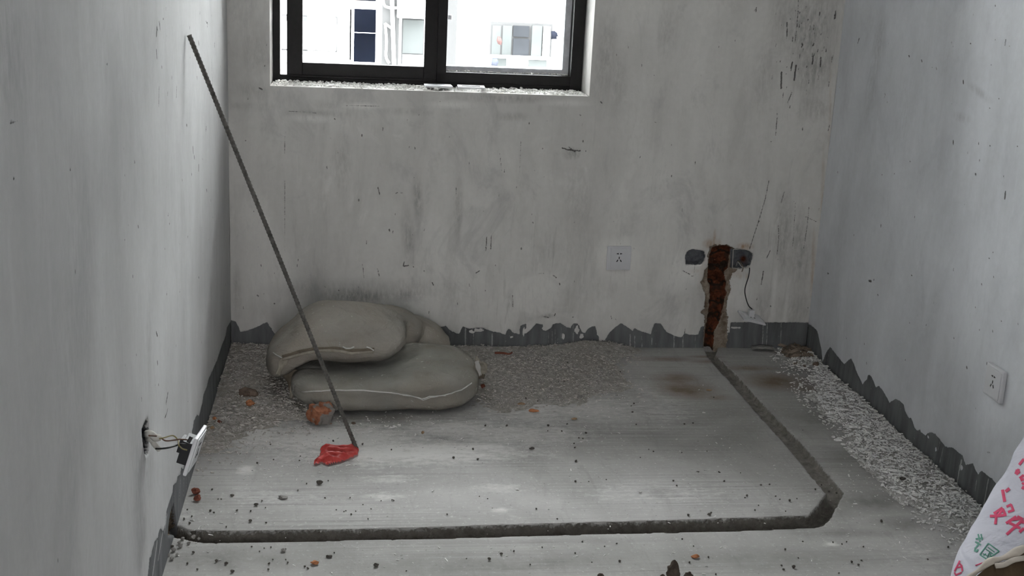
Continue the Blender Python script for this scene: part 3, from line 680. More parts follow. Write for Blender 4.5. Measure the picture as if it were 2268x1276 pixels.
for pth, r in (([(868,-20),(870,60),(873,150)], .035), ([(848,-30),(850,8),(862,17),(881,17)], .022), ([(853,52),(856,90),(855,125),(862,140)], .022), ([(853,52),(866,62)], .02)):
    bm = bmesh.new(); tube(bm, spline([on(1, FY-.08, *q) for q in pth]), r, 8); obj('pipe', bm, M['f_pipe'], bld)
M['cl_dark'] = plain('dark_cloth', (0.008, 0.009, 0.013), 0.95, spec=0.0); M['cl_red'] = plain('red_cloth', (0.055, 0.034, 0.033), 0.95, spec=0.0); M['cl_blue'] = plain('pale_blue_cloth', (0.036, 0.039, 0.050), 0.95, spec=0.0)
def garment(name, pxs, mat, label):
    """hanging cloth from an outline in the facade plane, with folds and thickness"""
    P = [on(1, FY-.25, *p) for p in pxs]; bm = bmesh.new(); c = sum(P, Vector())/len(P)
    P = [c+(P[i].lerp(P[(i+1) % len(P)], t)-c) for i in range(len(P)) for t in (0, .5)]
    fv = [bm.verts.new(p+Vector((0, .03*math.sin(i*1.7)-.04, 0))) for i, p in enumerate(P)]; bv = [bm.verts.new(p+Vector((0, .03*math.sin(i*1.7)+.04, 0))) for i, p in enumerate(P)]
    cf = bm.verts.new(c+Vector((0, -.09, 0))); cb = bm.verts.new(c+Vector((0, .09, 0))); n = len(P)
    for i in range(n):
        j = (i+1) % n; bm.faces.new((fv[i], fv[j], cf)); bm.faces.new((bv[j], bv[i], cb)); bm.faces.new((fv[j], fv[i], bv[i], bv[j]))
    tag(obj(name, bm, mat, None, True), label, 'laundry')
garment('hanging_cloth', [(1221,70),(1228,68),(1234,73),(1236,82),(1233,80),(1232,86),(1222,87)], M['cl_dark'], 'dark garment hanging at the right side of the far balcony window')
garment('hanging_cloth', [(1103,80),(1108,82),(1112,92),(1110,99),(1104,98),(1100,90)], M['cl_red'], 'small red cloth hanging in the far balcony window')
garment('hanging_cloth', [(1091,130),(1100,129),(1104,138),(1100,145),(1088,145)], M['cl_blue'], 'pale blue cloth hanging low on the far balcony')
t = NT('street_ground'); t.col((0.4, 0.4, 0.39)); 
bm = bmesh.new(); box(bm, -40, 45, -30, 60, -14.6, -14.0); obj('ground', bm, t.m)['kind'] = 'structure'

# ------------------------------------------------------------------ rubble heaps on the floor
def rubble_material(name, c0, c1, c2):
    t = NT(name); P = t.pos(); n1 = t.noise(P, 60, 6, 0.75); n2 = t.noise(P, 7, 4, 0.6)
    c = t.mix(t.rng(n1, 0.32, 0.66), c0, c1); c = t.mix(t.rng(n2, 0.42, 0.66, 0, .8), c, c2)
    c = t.mix(t.rng(n1, 0.36, 0.30, 0, .7), c, tuple(x*.3 for x in c0))
    t.col(c); t.nrm(t.bump(n1, 1.0, 0.012)); return t.m
M['rub_r'] = rubble_material('white_putty_rubble', (0.28, 0.27, 0.25), (0.66, 0.65, 0.63), (0.42, 0.40, 0.375))
M['rub_l'] = rubble_material('tan_dusty_rubble', (0.30, 0.275, 0.245), (0.60, 0.57, 0.53), (0.38, 0.345, 0.305))
M['rub_m'] = rubble_material('sandy_rubble', (0.27, 0.25, 0.225), (0.52, 0.50, 0.47), (0.36, 0.335, 0.30))
def heap(name, poly_px, hmax, edge, mat, label, seed, chipn, chipsz, chipmat, lim=None, extra=None):
    poly = [fxy(*p) for p in poly_px]
    if lim: poly = [lim(*p) for p in poly]
    xs = [p[0] for p in poly]; ys = [p[1] for p in poly]
    U = np.arange(max(min(xs), 0.001), min(max(xs), RW-.001)+1e-6, .0065); V = np.arange(min(ys), min(max(ys), -.001), .0065)
    X, Y = np.meshgrid(U, V, indexing='ij')
    d = sdf(poly, X, Y)+(vnoise(X, Y, 14, seed, 3)-.5)*.09+(vnoise(X, Y, 50, seed+9, 2)-.5)*.06
    h = hmax*np.clip(d/edge, -1, 1)*(0.45+0.9*vnoise(X, Y, 9, seed+1, 3))+(vnoise(X, Y, 60, seed+2, 3)-.5)*.009*np.clip(d/edge+.4, 0, 1)
    if extra: h = extra(X, Y, h)
    hz = h-.0015
    def kp(Uc, Vc):
        hc = np.maximum(np.maximum(hz[:-1, :-1], hz[1:, :-1]), np.maximum(hz[:-1, 1:], hz[1:, 1:])); return hc > 0.0
    hz = np.maximum(hz, -.004)
    me, _, _ = grid_mesh(name, U, V, lambda a, b: np.stack([a, b, hz], -1), {}, kp)
    # drop unused vertices
    b2 = bmesh.new(); b2.from_mesh(me); bmesh.ops.delete(b2, geom=[v for v in b2.verts if not v.link_faces], context='VERTS')
    pts = []; k = 0
    while len(pts) < chipn and k < chipn*20:
        k += 1; x = random.uniform(U[0], U[-1]); y = random.uniform(V[0], V[-1])
        i = min(int((x-U[0])/.0065), len(U)-1); j = min(int((y-V[0])/.0065), len(V)-1)
        if d[i, j] > -.09 and random.random() < (.10+2*max(0, d[i, j]+.09) if d[i, j] < .01 else 1): pts.append((x, y, max(0, h[i, j])+.0005))
    nf = len(b2.faces); chips(b2, pts, *chipsz, elong=(.8, 3.4))
    b2.faces.ensure_lookup_table()
    for f in b2.faces[nf:]: f.material_index = 1
    tag(obj(name, b2, [mat, chipmat]), label, 'rubble', kind='stuff')
    return (U, V, h)
M['chip_w'] = plain('putty_chip', (0.70, 0.69, 0.67), .95, .2, 60)
M['chip_t'] = plain('dusty_putty_chip', (0.50, 0.475, 0.44), .95, .35, 60)
HR = heap('plaster_rubble', [(1740,775),(1795,772),(1860,830),(2076,1031),(2210,1160),(2260,1200),(2150,1196),(2075,1150),(2010,1120),(1960,1085),(1905,1030),(1880,1000),(1862,960),(1838,930),(1800,905),(1790,880),(1800,850),(1770,815)], .012, .06, M['rub_r'],
     'long strip of white putty flakes heaped along the foot of the right wall', 100, 5200, (.0015, .0058), M['chip_w'], lambda x, y: (x+.03 if x > RW-.07 else x, y+.02 if y > -.1 else y))
HC = heap('brick_rubble', [(1722,774),(1765,770),(1800,782),(1812,800),(1790,812),(1750,796)], .022, .05, rubble_material('brick_mixed_rubble', (.10, .088, .075), (.27, .235, .19), (.20, .18, .155)),
     'small brownish pile of broken brick and mortar in the right back corner', 150, 160, (.004, .012), plain('brown_grit', (.20, .155, .12), .95, .4, 20), lambda x, y: (x+.02 if x > RW-.05 else x, y+.03 if y > -.06 else y))
HL = heap('plaster_rubble', [(512,764),(700,775),(760,850),(700,905),(680,930),(600,945),(560,960),(510,985),(465,1015),(440,1040),(428,1060),(440,1010),(478,873)], .014, .09, M['rub_l'],
     'dusty tan rubble spread over the back left corner beside the sacks', 200, 4200, (.0014, .0050), M['chip_t'], lambda x, y: (x-.04 if x < .05 else x, y+.03 if y > -.06 else y))
HM = heap('plaster_rubble', [(950,772),(1300,760),(1380,766),(1425,778),(1385,795),(1375,820),(1400,860),(1330,880),(1240,900),(1130,915),(1060,900),(1040,860)], .014, .10, M['rub_m'],
     'sandy rubble spread along the back wall to the right of the sacks', 300, 3000, (.0013, .0042), M['chip_t'], lambda x, y: (x, y+.03 if y > -.06 else y),
     lambda X, Y, h: h+.018*blob(X, Y, (fxy(1330, 780)[0], -.03), .14, .07))
# loose flakes and grit strewn over the open floor
bm = bmesh.new(); pts = []
for cx, cy, sx, sy, n in [(800,960,170,25,420),(1100,950,160,30,260),(620,1000,90,30,150),(900,1090,300,50,60),(1500,1100,260,60,50),(1200,1230,500,30,60),(1930,1080,60,40,70),(2050,1200,60,30,60),(1300,870,80,25,120),(720,1020,60,10,90),(1560,960,120,50,30),(440,1170,20,30,25)]:
    for _ in range(n):
        x, y = random.gauss(cx, sx), random.gauss(cy, sy)
        if not (380 < x < 2150 and 780 < y < 1275): continue
        p = fl(x, y)
        if 0.01 < p.x < RW-.01 and p.y < -.01: pts.append((p.x, p.y, 0.0))
chips(bm, pts, .0010, .0030, elong=(.8, 4.0))
tag(obj('plaster_flakes', bm, M['chip_w']), 'fine white putty flakes strewn over the open concrete floor', 'flakes', kind='stuff')
def hz_at(x, y):
    z = 0.0
    for (U, V, h) in (HR, HC, HL, HM):
        i = int(round((x-U[0])/.0065)); j = int(round((y-V[0])/.0065))
        if 0 <= i < len(U) and 0 <= j < len(V): z = max(z, h[i, j]-.0015)
    return z

# ------------------------------------------------------------------ sacks
def sack_material(name, c):
    t = NT(name); P = t.pos(); n1 = t.noise(P, 9, 5, .6); n2 = t.noise(P, 120, 4, .7); n3 = t.noise(P, 3.5, 3, .5)
    k = t.mix(t.rng(n1, .35, .7), tuple(x*.82 for x in c), tuple(x*1.15 for x in c))
    k = t.mix(t.rng(n3, .45, .65, 0, .45), k, (c[0]*1.05, c[1]*.92, c[2]*.80))
    g = t.n('NewGeometry'); s = t.n('SeparateXYZ'); t.l(g.outputs['Normal'], s.inputs[0])
    k = t.mix(t.math('MULTIPLY', t.rng(s.outputs[2], .3, 1.0, 0, .35), t.rng(n1, .3, .6)), k, tuple(min(1, x*1.5) for x in c))   # dust settled on top
    n5 = t.noise(P, 55, 3, .6)
    k = t.mix(t.rng(n5, .68, .73, 0, .7), k, (.55, .54, .51))
    k = t.mix(t.rng(t.noise(P, 18, 5, .7), .5, .75, 0, .4), k, tuple(x*.6 for x in c))
    t.col(k)
    w = t.n('TexWave', wave_type='BANDS', bands_direction='DIAGONAL'); t.l(P, w.inputs[0]); w.inputs['Scale'].default_value = 120
    cr_ = t.noise(t.pos((2.2, 2.2, 4)), 6, 5, .62, 1.0)
    b = t.bump(cr_, .8, .016); t.nrm(t.bump(t.math('ADD', w.outputs['Fac'], n2), .25, .0010, b)); return t.m
M['sack'] = sack_material('dusty_woven_sack', (.275, .272, .250))
M['sack2'] = sack_material('brownish_woven_sack', (.29, .275, .25))
M['thread'] = plain('white_stitching', (.56, .55, .53), .9, .1, 60)
M['seamcl'] = plain('brown_seam_tape', (.15, .125, .095), .95, .2, 60)
M['flapcl'] = plain('tan_sack_hem', (.30, .275, .23), .95, .2, 60)

def super_ell(bm, c, h, n1=.55, n2=.5, deform=None, nu=72, nv=40):
    def sp(v, e): return math.copysign(abs(v)**e, v)
    rings = []
    for j in range(1, nv):
        ph = -math.pi/2+math.pi*j/nv
        rings.append([Vector((h[0]*sp(math.cos(ph), n1)*sp(math.cos(2*math.pi*i/nu), n2), h[1]*sp(math.cos(ph), n1)*sp(math.sin(2*math.pi*i/nu), n2), h[2]*sp(math.sin(ph), n1*1.25))) for i in range(nu)])
    bot = Vector((0, 0, -h[2])); top = Vector((0, 0, h[2]))
    D = (lambda p: deform(p)+Vector(c)) if deform else (lambda p: p+Vector(c))
    R = [[bm.verts.new(D(p)) for p in r] for r in rings]; b = bm.verts.new(D(bot)); t = bm.verts.new(D(top))
    for j in range(len(R)-1):
        for i in range(nu): k = (i+1) % nu; bm.faces.new((R[j][i], R[j][k], R[j+1][k], R[j+1][i]))
    for i in range(nu): k = (i+1) % nu; bm.faces.new((R[0][k], R[0][i], b)); bm.faces.new((R[-1][i], R[-1][k], t))
def solid(name, bm, mat, parent, voxel=None, smooth=6, fn=None):
    o = obj(name, bm, mat, parent, True)
    if voxel:
        r = o.modifiers.new('r', 'REMESH'); r.mode = 'VOXEL'; r.voxel_size = voxel; r.use_smooth_shade = True
        s = o.modifiers.new('s', 'SMOOTH'); s.factor = .7; s.iterations = smooth
        dg = bpy.context.evaluated_depsgraph_get(); dg.update(); nm = bpy.data.meshes.new_from_object(o.evaluated_get(dg))
        o.modifiers.clear(); nm.materials.clear(); nm.materials.append(mat); o.data = nm
    if fn:
        off = Vector(parent.location) if parent else Vector()
        for v in o.data.vertices: v.co = fn(v.co+off)-off
    for p in o.data.polygons: p.use_smooth = True
    o.data.update(); return o
def bvh_of(o, parent=None):
    off = Vector(parent.location) if parent else Vector()
    return BVHTree.FromPolygons([v.co+off for v in o.data.vertices], [tuple(p.vertices) for p in o.data.polygons])
def hit(bv, x, y, lift=.001):
    d = ray(x, y).normalized(); h, n, i, t = bv.ray_cast(CC, d)
    if h is None: return None
    if n.dot(d) > 0: n = -n
    return h+n*lift
def wob3(p, s, a): return Vector((noise.noise(p*s), noise.noise(p*s+Vector((7, 1, 3))), noise.noise(p*s+Vector((2, 9, 5)))))*a

lower = empty('cement_sack', (.52, -.43, 0.0))
tag(lower, 'dusty grey woven sack lying flat on the floor underneath the other sack', 'sack')
def dl(p):
    x, y, z = p
    e = min(1, abs(x)/.30)
    z2 = z*(1-.10*e**3)
    if z > 0: z2 -= .018*max(0, 1-((x+.12)/.20)**2)*max(0, 1-(y/.25)**2)     # pressed down by the sack above
    if z > 0 : z2 += .006*max(0, 1-((x-.17)/.12)**2)
    y2 = y*(1-.07*e**4)+.02*x
    return Vector((x, y2, z2))
def dl_post(p):
    q = p+wob3(p, 7, .008)+wob3(p, 20, .0032)+wob3(p, 45, .0009)
    d = abs(q.z-.060); 
    if q.y < -.50 and d < .022: q.y += .007*(1-d/.022)          # stitched seam pulls the front in
    q.z = max(q.z, .0005 if q.z < .004 else q.z)
    return q
bm = bmesh.new(); super_ell(bm, (.514, -.478, .0585), (.288, .205, .0595), .48, .48, dl)
lb = solid('body', bm, M['sack'], lower, .007, 5, dl_post)
bv = bvh_of(lb, lower)
def on_path(bv, pxs, lift=.001, n=5):
    P = []
    for i in range(len(pxs)-1):
        for k in range(n):
            t = k/n; x = pxs[i][0]*(1-t)+pxs[i+1][0]*t; y = pxs[i][1]*(1-t)+pxs[i+1][1]*t; h = hit(bv, x, y, lift)
            if h: P.append(h)
    h = hit(bv, *pxs[-1], lift)
    if h: P.append(h)
    return P
P = on_path(bv, [(669,868),(740,865),(805,865),(867,870),(903.5,875),(934.5,884),(951.5,878),(985,875),(1022,863),(1044,849)], .0012)
bm = bmesh.new(); tube(bm, [p+wob3(p, 60, .0014) for p in P], .0020, 6); obj('seam_thread', bm, M['thread'], lower, True)
P2 = [p+Vector((.002, -.002, -.001))+wob3(p, 45, .004) for p in P[18:36]]
bm = bmesh.new(); tube(bm, P2, .0013, 6); obj('seam_thread', bm, M['thread'], lower, True)
def flap(name, base, tip, w, mat, parent, curl=.01, seed=1):
    """short crumpled hem of cloth: ribbon with thickness from base to tip"""
    base, tip = Vector(base), Vector(tip); d = tip-base; L = d.length; d.normalize()
    s = d.cross(Vector((0, 1, .2))).normalized(); n = d.cross(s); bm = bmesh.new(); N, K = 9, 6; top = []; bot = []
    for i in range(N+1):
        t = i/N; rt = []; rb = []
        for k in range(K+1):
            u = k/K-.5; ww = w*(1-.45*t)*(1+.2*math.sin(9*t+seed))
            p = base+d*(L*t)+s*(u*ww)+n*(curl*math.sin(3*t*math.pi*.6+u*5+seed)+.004*math.sin(u*18+seed))
            rt.append(bm.verts.new(p+n*.0012)); rb.append(bm.verts.new(p-n*.0012))
        top.append(rt); bot.append(rb)
    for i in range(N):
        for k in range(K):
            bm.faces.new((top[i][k], top[i][k+1], top[i+1][k+1], top[i+1][k])); bm.faces.new((bot[i][k+1], bot[i][k], bot[i+1][k], bot[i+1][k+1]))
    for i in range(N):
        for k in (0, K): bm.faces.new((top[i][k], top[i+1][k], bot[i+1][k], bot[i][k]))
    for k in range(K):
        for i in (0, N): bm.faces.new((top[i][k], bot[i][k], bot[i][k+1], top[i][k+1]))
    return obj(name, bm, mat, parent, True)
yr = -.50
flap('hem', on(1, yr, 1050, 812), on(1, yr-.01, 1079, 818), .062, M['flapcl'], lower, .006, 1)
flap('hem', on(1, yr, 1054, 828), on(1, yr, 1072, 836), .030, M['seamcl'], lower, .004, 2)
flap('hem', on(1, yr-.02, 1056, 800), on(1, yr-.02, 1064, 832), .016, M['thread'], lower, .003, 4)
flap('hem', on(1, -.55, 655, 840), on(1, -.57, 645, 882), .024, M['flapcl'], lower, .006, 3)

upper = empty('cement_sack', (.40, -.36, .0)); upper['label'] = 'plump dusty sack slumped on top of the flat sack, drooping onto the floor behind'; upper['category'] = 'sack'
def dA(p):
    x, y, z = p
    if x < -.06: z -= .66*(-.06-x)**1.0*(1.0 if z < 0 else .75)*min(1, (-.06-x)/.08)
    z += .030*math.exp(-((x-.02)/.11)**2-((y-.03)/.13)**2)*(1 if z > 0 else .2)
    if z < 0: z *= .85
    z -= .02*max(0, (-y-.08))/.1 if z > 0 else 0
    return Vector((x, y, z))
bm = bmesh.new()
super_ell(bm, (.365, -.400, .172), (.222, .190, .066), .72, .60, dA)
def dB(p):
    x, y, z = p; return Vector((x, y, z-.25*max(0, x-.0)**1.0*(1 if z > 0 else .0)))
super_ell(bm, (.600, -.150, .078), (.145, .125, .078), .75, .7, dB)
super_ell(bm, (.478, -.222, .134), (.168, .146, .074), .9, .85)
def up_post(p):
    q = p+wob3(p, 6, .009)+wob3(p, 19, .0036)+wob3(p, 45, .0009)
    q.z -= .006*max(0, 1-abs(q.z-.125+.10*max(0, .25-q.x))/.02)*(q.y < -.5)
    if q.y > -.012: q.y = -.012
    if q.z < .001: q.z = .001
    return q
ub = solid('body', bm, M['sack2'], upper, .007, 16, up_post)
bv = bvh_of(ub, upper)
P = on_path(bv, [(628,791),(658,781),(697,774),(740,772),(782,777),(828,775)], .002)
if len(P) > 4:
    bm = bmesh.new(); tube(bm, [p+wob3(p, 30, .003) for p in P], .0055, 8); obj('seam_fold', bm, M['seamcl'], upper, True)
    bm = bmesh.new(); tube(bm, [p+Vector((0, -.005, -.006))+wob3(p, 25, .004) for p in P], .0048, 8); obj('seam_fold', bm, M['flapcl'], upper, True)
for pp in ([(759,770),(767,773),(776,773),(784,770)], [(811,770),(819,773),(827,777)]):
    P = on_path(bv, pp, .006, 3)
    if len(P) > 2:
        bm = bmesh.new(); tube(bm, P, .0022, 6); obj('loose_thread', bm, M['thread'], upper, True)
a = hit(bv, 632, 792) or on(1, -.5, 628, 791)
flap('hem', a, on(1, a.y-.02, 614, 830), .022, M['flapcl'], upper, .006, 5)
b_ = on(1, -.50, 604, 781); 
P = on_path(bv, [(606,782),(615,788),(625,793)], .002, 3)
if len(P) > 2:
    bm = bmesh.new(); tube(bm, P, .0018, 6); obj('loose_thread', bm, M['thread'], upper, True)
flap('hem', on(1, -.50, 640, 820), on(1, -.5, 655, 868), .05, M['seamcl'], upper, .01, 6)  # dark flap standing in for the shade below the drooping end

# ------------------------------------------------------------------ steel bar leaning on the left wall
M['steel'] = plain('dusty_rebar', (.105, .100, .092), .8, .45, 90, .25, .15, .001)
b0 = fl(789, 993, .0065); t0 = on(0, .0075, 419, 78)
d = t0-b0; L = d.length; N = 360
bm = bmesh.new(); pts = [b0+d*(i/N) for i in range(N+1)]
tube(bm, pts, [.0054+(.0011 if (i % 3) == 0 else 0) for i in range(N+1)], 12)
obj_ = obj('steel_bar', bm, M['steel'], None, True)
tag(obj_, 'long dusty ribbed steel bar leaning from the floor against the left wall', 'bar')

# ------------------------------------------------------------------ red plastic scrap
t = NT('red_plastic_film'); n = t.noise(t.objpos(), 30, 4, .6)
t.col(t.mix(t.rng(n, .3, .7), (.60, .035, .032), (.88, .17, .15))); t.b.inputs['Roughness'].default_value = .35; t.b.inputs['Specular IOR Level'].default_value = .4
M['red'] = t.m
def crumple(name, outline, mat, hgt, label, cat, seed):
    poly = [fxy(*p) for p in outline]; xs = [p[0] for p in poly]; ys = [p[1] for p in poly]; st = .0028
    U = np.arange(min(xs)-.004, max(xs)+.004, st); V = np.arange(min(ys)-.004, max(ys)+.004, st)
    X, Y = np.meshgrid(U, V, indexing='ij'); d = sdf(poly, X, Y)
    rd = np.abs(vnoise(X*.55+Y*.3, Y*1.0, 42, seed, 2)-.5)*2
    fold = np.clip(1-rd*1.6, 0, 1)
    Z = .0015+hgt*np.clip(d/.016, 0, 1)**.6*(.25+.75*fold)
    vid = {}; b = bmesh.new(); ins = d > -.001
    def V_(i, j, s):
        k = (i, j, s)
        if k not in vid: vid[k] = b.verts.new((X[i, j], Y[i, j], Z[i, j] if s else max(.0002, Z[i, j]-.0012)))
        return vid[k]
    for i in range(len(U)-1):
        for j in range(len(V)-1):
            if ins[i, j] and ins[i+1, j] and ins[i, j+1] and ins[i+1, j+1]:
                b.faces.new((V_(i, j, 1), V_(i+1, j, 1), V_(i+1, j+1, 1), V_(i, j+1, 1)))
    r = bmesh.ops.solidify(b, geom=b.faces[:], thickness=.0012)
    o = obj(name, b, mat, None, True); tag(o, label, cat); return o
crumple('plastic_bag', [(695,1024),(706,1013),(710,1004),(709,996),(715,992),(740,991),(770,992),(793,993),(795,998),(792,1010),(778,1017),(765,1022),(745,1028),(725,1032),(712,1026),(700,1032),(694,1030)], M['red'], .020,
        'crumpled scrap of red plastic bag lying at the foot of the steel bar', 'plastic scrap', 61)

# ------------------------------------------------------------------ stones, brick pieces
M['brick'] = None
def stone_material(name, c0, c1, mortar=0.0):
    t = NT(name); P = t.objpos(); n1 = t.noise(P, 50, 5, .7); n2 = t.noise(P, 22, 3, .5)
    k = t.mix(t.rng(n1, .35, .65), c0, c1)
    if mortar: k = t.mix(t.rng(n2, .52-mortar*.1, .56-mortar*.1), k, (.23, .215, .20))
    t.col(k); t.nrm(t.bump(n1, .8, .004)); return t.m
M['brickm'] = stone_material('brick_with_mortar', (.20, .075, .04), (.42, .18, .10), .2)
M['orange'] = stone_material('orange_brick', (.34, .13, .06), (.50, .23, .11))
M['dkred'] = stone_material('dark_red_brick', (.11, .035, .025), (.24, .085, .055))
M['tan'] = stone_material('tan_brick', (.30, .20, .12), (.40, .28, .18))
M['buried'] = stone_material('dusty_brown_brick', (.13, .095, .075), (.21, .155, .12))
M['dark'] = stone_material('dark_grit', (.045, .041, .036), (.13, .12, .105))
M['greyst'] = stone_material('grey_mortar_stone', (.17, .165, .155), (.30, .29, .275))
M['white'] = M['chip_w']
def rock_bm(sx, sy, sz, seed, cut=6, sub=3, rough=.10):
    b = bmesh.new(); bmesh.ops.create_icosphere(b, subdivisions=sub, radius=1.0); r = random.Random(seed)
    pl = [(Vector((r.uniform(-1, 1), r.uniform(-1, 1), r.uniform(-.5, 1))).normalized(), r.uniform(.55, .8)) for _ in range(cut)]
    for v in b.verts:
        p = v.co.copy()
        for n, dd in pl:
            k = p.dot(n)
            if k > dd: p -= n*(k-dd)
        p += p.normalized()*noise.noise(p*2.5+Vector((seed, 0, 0)))*rough*2
        v.co = Vector((p.x*sx, p.y*sy, p.z*sz))
    zmin = min(v.co.z for v in b.verts)
    for v in b.verts: v.co.z -= zmin+sz*.06
    return b
def stone(name, px, w, h, mat, label, cat, seed, depth=None, rot=0.0, group=None, sub=3, cut=6, sink=0):
    """px = where it touches the floor in front, w/h = width and height in metres"""
    p = fl(*px); dz = hz_at(p.x, p.y); p = fl(px[0], px[1], dz) if dz > 0 else p
    b = rock_bm(w/2/.8, (depth or w*.75)/2/.8, h/2/.8, seed, cut, sub)
    bmesh.ops.rotate(b, matrix=Matrix.Rotation(rot, 3, 'Z'), verts=b.verts[:])
    me = bpy.data.meshes.new(name); b.to_mesh(me); b.free()
    o = link(name, me, mat); o.location = (p.x, p.y+w*.25, max(dz, 0)-sink-.0008); tag(o, label, cat, group)
    return o
# the big one: squared brick corner with mortar
p = fl(708, 942); bm = bmesh.new(); box(bm, -.031, .031, -.026, .026, 0, .050)
bmesh.ops.subdivide_edges(bm, edges=bm.edges[:], cuts=12, use_grid_fill=True)
for v in bm.verts:
    k = noise.noise(v.co*38)*.007+noise.noise(v.co*90+Vector((3, 3, 3)))*.003; v.co += v.co.normalized()*k
    if v.co.y < .0 : v.co.x *= 1-.25*min(1, -v.co.y/.03)
    v.co.x *= 1.05-.1*v.co.z/.05; v.co.y += .006*noise.noise(Vector((v.co.x*60, v.co.z*45, 1)))+.010*(v.co.z > .03)*noise.noise(Vector((v.co.x*30, 4, 1)))
    if v.co.z > .036 and v.co.x < 0: v.co.z -= .008
bmesh.ops.rotate(bm, matrix=Matrix.Rotation(.5, 3, 'Z') @ Matrix.Rotation(.12, 3, 'Y') @ Matrix.Rotation(.15, 3, 'X'), verts=bm.verts[:])
zm = min(v.co.z for v in bm.verts)
me = bpy.data.meshes.new('brick_chunk'); bm.to_mesh(me); bm.free(); o = link('brick_chunk', me, M['brickm']); o.location = (p.x, p.y+.022, -zm-.001)
tag(o, 'broken brick lump crusted with grey mortar in front of the flat sack', 'brick')
stone('brick_chunk', (552, 880), .055, .026, M['buried'], 'dull brown brick piece half buried in dust left of the sacks', 'brick', 2, .04, sink=.004)
stone('brick_chip', (554, 900), .026, .015, M['orange'], 'bright orange brick chip just below the half buried brick', 'brick', 3, .02, .5)
stone('brick_chip', (475, 930), .010, .009, M['orange'], 'topmost of three tiny orange brick bits by the left wall', 'brick', 4)
stone('brick_chip', (486, 938), .011, .009, M['dkred'], 'reddish brown bit, rightmost of three tiny brick bits by the left wall', 'brick', 5)
stone('brick_chip', (470, 951), .011, .010, M['tan'], 'tan orange bit, lowest of three tiny brick bits by the left wall', 'brick', 6)
stone('brick_chip', (432, 1096), .020, .015, M['dkred'], 'round red brick bit beside the left wall, upper of a pair', 'brick', 7)
stone('brick_chip', (437, 1110), .019, .013, M['dkred'], 'pointed dark red brick bit, lower of the pair beside the left wall', 'brick', 8, cut=9)
stone('brick_chip', (1155, 897), .020, .006, M['tan'], 'flat tan brick flake on the floor right of the flat sack', 'brick', 9, .010)
stone('brick_chip', (1183, 914), .026, .008, M['orange'], 'flat orange brick flake with a dark end, right of the flat sack', 'brick', 10, .014)
stone('brick_chip', (1272, 930), .015, .006, M['tan'], 'small tan flake between the two orange flakes and the brown stain', 'brick', 11, .010)
stone('brick_chip', (1069, 860), .013, .014, M['dkred'], 'small red brick lump against the tied right end of the flat sack', 'brick', 12)
stone('brick_chip', (697, 1251), .016, .008, M['orange'], 'small orange brick chip in front of the floor channel, left side', 'brick', 13, .010)
stone('brick_chip', (1540, 1237), .016, .008, M['orange'], 'reddish brick chip in front of the floor channel near the dark clod', 'brick', 14, .010)
stone('brick_chip', (1572, 866), .018, .004, M['tan'], 'thin tan chip on the brown floor stain beside the channel', 'brick', 15, .010)
stone('pebble', (936, 961), .008, .007, M['tan'], 'tiny round brown pebble on white dust in front of the flat sack', 'pebble', 16)
stone('pebble', (783, 940), .011, .007, M['buried'], 'oval brown pebble just right of the steel bar', 'pebble', 17)
stone('pebble', (1284, 883), .014, .010, M['greyst'], 'rounded grey pebble at the edge of the sandy rubble', 'pebble', 18)
stone('pebble', (1807, 812), .018, .015, M['buried'], 'brownish stone on the white rubble near the right back corner', 'pebble', 19)
stone('stone', (2000, 1064), .014, .008, M['dark'], 'black stone lying on the white rubble strip along the right wall', 'pebble', 20)
stone('plaster_chip', (1857, 977), .020, .004, M['white'], 'large flat white putty flake at the left edge of the right wall rubble', 'plaster', 21, .018)
stone('stone_chip', (708, 1073), .014, .010, M['dark'], 'pointed black chip on bare concrete below the red plastic', 'pebble', 22, cut=9)
stone('stone_chip', (626, 1105), .022, .006, M['greyst'], 'flat grey cement crust on bare concrete at left', 'pebble', 23, .014)
stone('stone_chip', (567, 1120), .009, .006, M['dark'], 'small black chip left of the flat cement crust', 'pebble', 24)
stone('stone_chip', (514, 1099), .009, .005, M['dark'], 'small black chip between the pair of red bits and the cement crust', 'pebble', 25)
stone('stone_chip', (1178, 996), .014, .006, M['dark'], 'flat black chip on white dust at the middle of the floor', 'pebble', 26, .008)
stone('stone_chip', (833, 1255), .010, .008, M['dark'], 'square dark chip at the bottom edge, right of the orange chip', 'pebble', 27)
stone('stone_chip', (728, 1235), .014, .005, M['dark'], 'flat dark chip in front of the channel, behind the orange chip', 'pebble', 28, .008)
stone('stone_chip', (628, 1222), .012, .007, M['greyst'], 'grey brown chip in front of the channel, left of the orange chip', 'pebble', 29)
# red splinter
P = [fl(1096, 782, .022), fl(1112, 782, .024), fl(1127, 784, .020), fl(1134, 781, .020)]
bm = bmesh.new(); tube(bm, spline(P, 4), [.004]*7+[.003]*6, 7); tag(obj('brick_splinter', bm, M['dkred']), 'thin dark red splinter lying on the rubble behind the sack end', 'splinter')
# dark clod at the lower edge of the picture
def clod(cx, cy, w, h, seed, label, pointed=True):
    p = fl(cx, 1276); p = fl(cx, cy) ; root = bmesh.new(); bmesh.ops.create_icosphere(root, subdivisions=4, radius=1)
    for v in root.verts:
        q = v.co.copy(); t = (q.z+1)/2
        k = (1.0-.55*t**1.5) if pointed else (1-.1*t)
        if pointed: q.z = q.z+.25*max(0, t-.6)
        q.x *= k; q.y *= k
        q += q.normalized()*(noise.noise(q*2.2+Vector((seed, 0, 0)))*.22+noise.noise(q*6)*.08)
        v.co = Vector((q.x*w/2, q.y*w*.38, q.z*h/2))
    zm = min(v.co.z for v in root.verts)
    me = bpy.data.meshes.new('clod'); root.to_mesh(me); root.free(); o = link('clod', me, M['clod']); 
    for pl in me.polygons: pl.use_smooth = True
    o.location = (p.x, p.y, -zm-.001); tag(o, label, 'clod'); return o
M['clod'] = stone_material('dark_brown_clod', (.045, .036, .029), (.10, .078, .062))
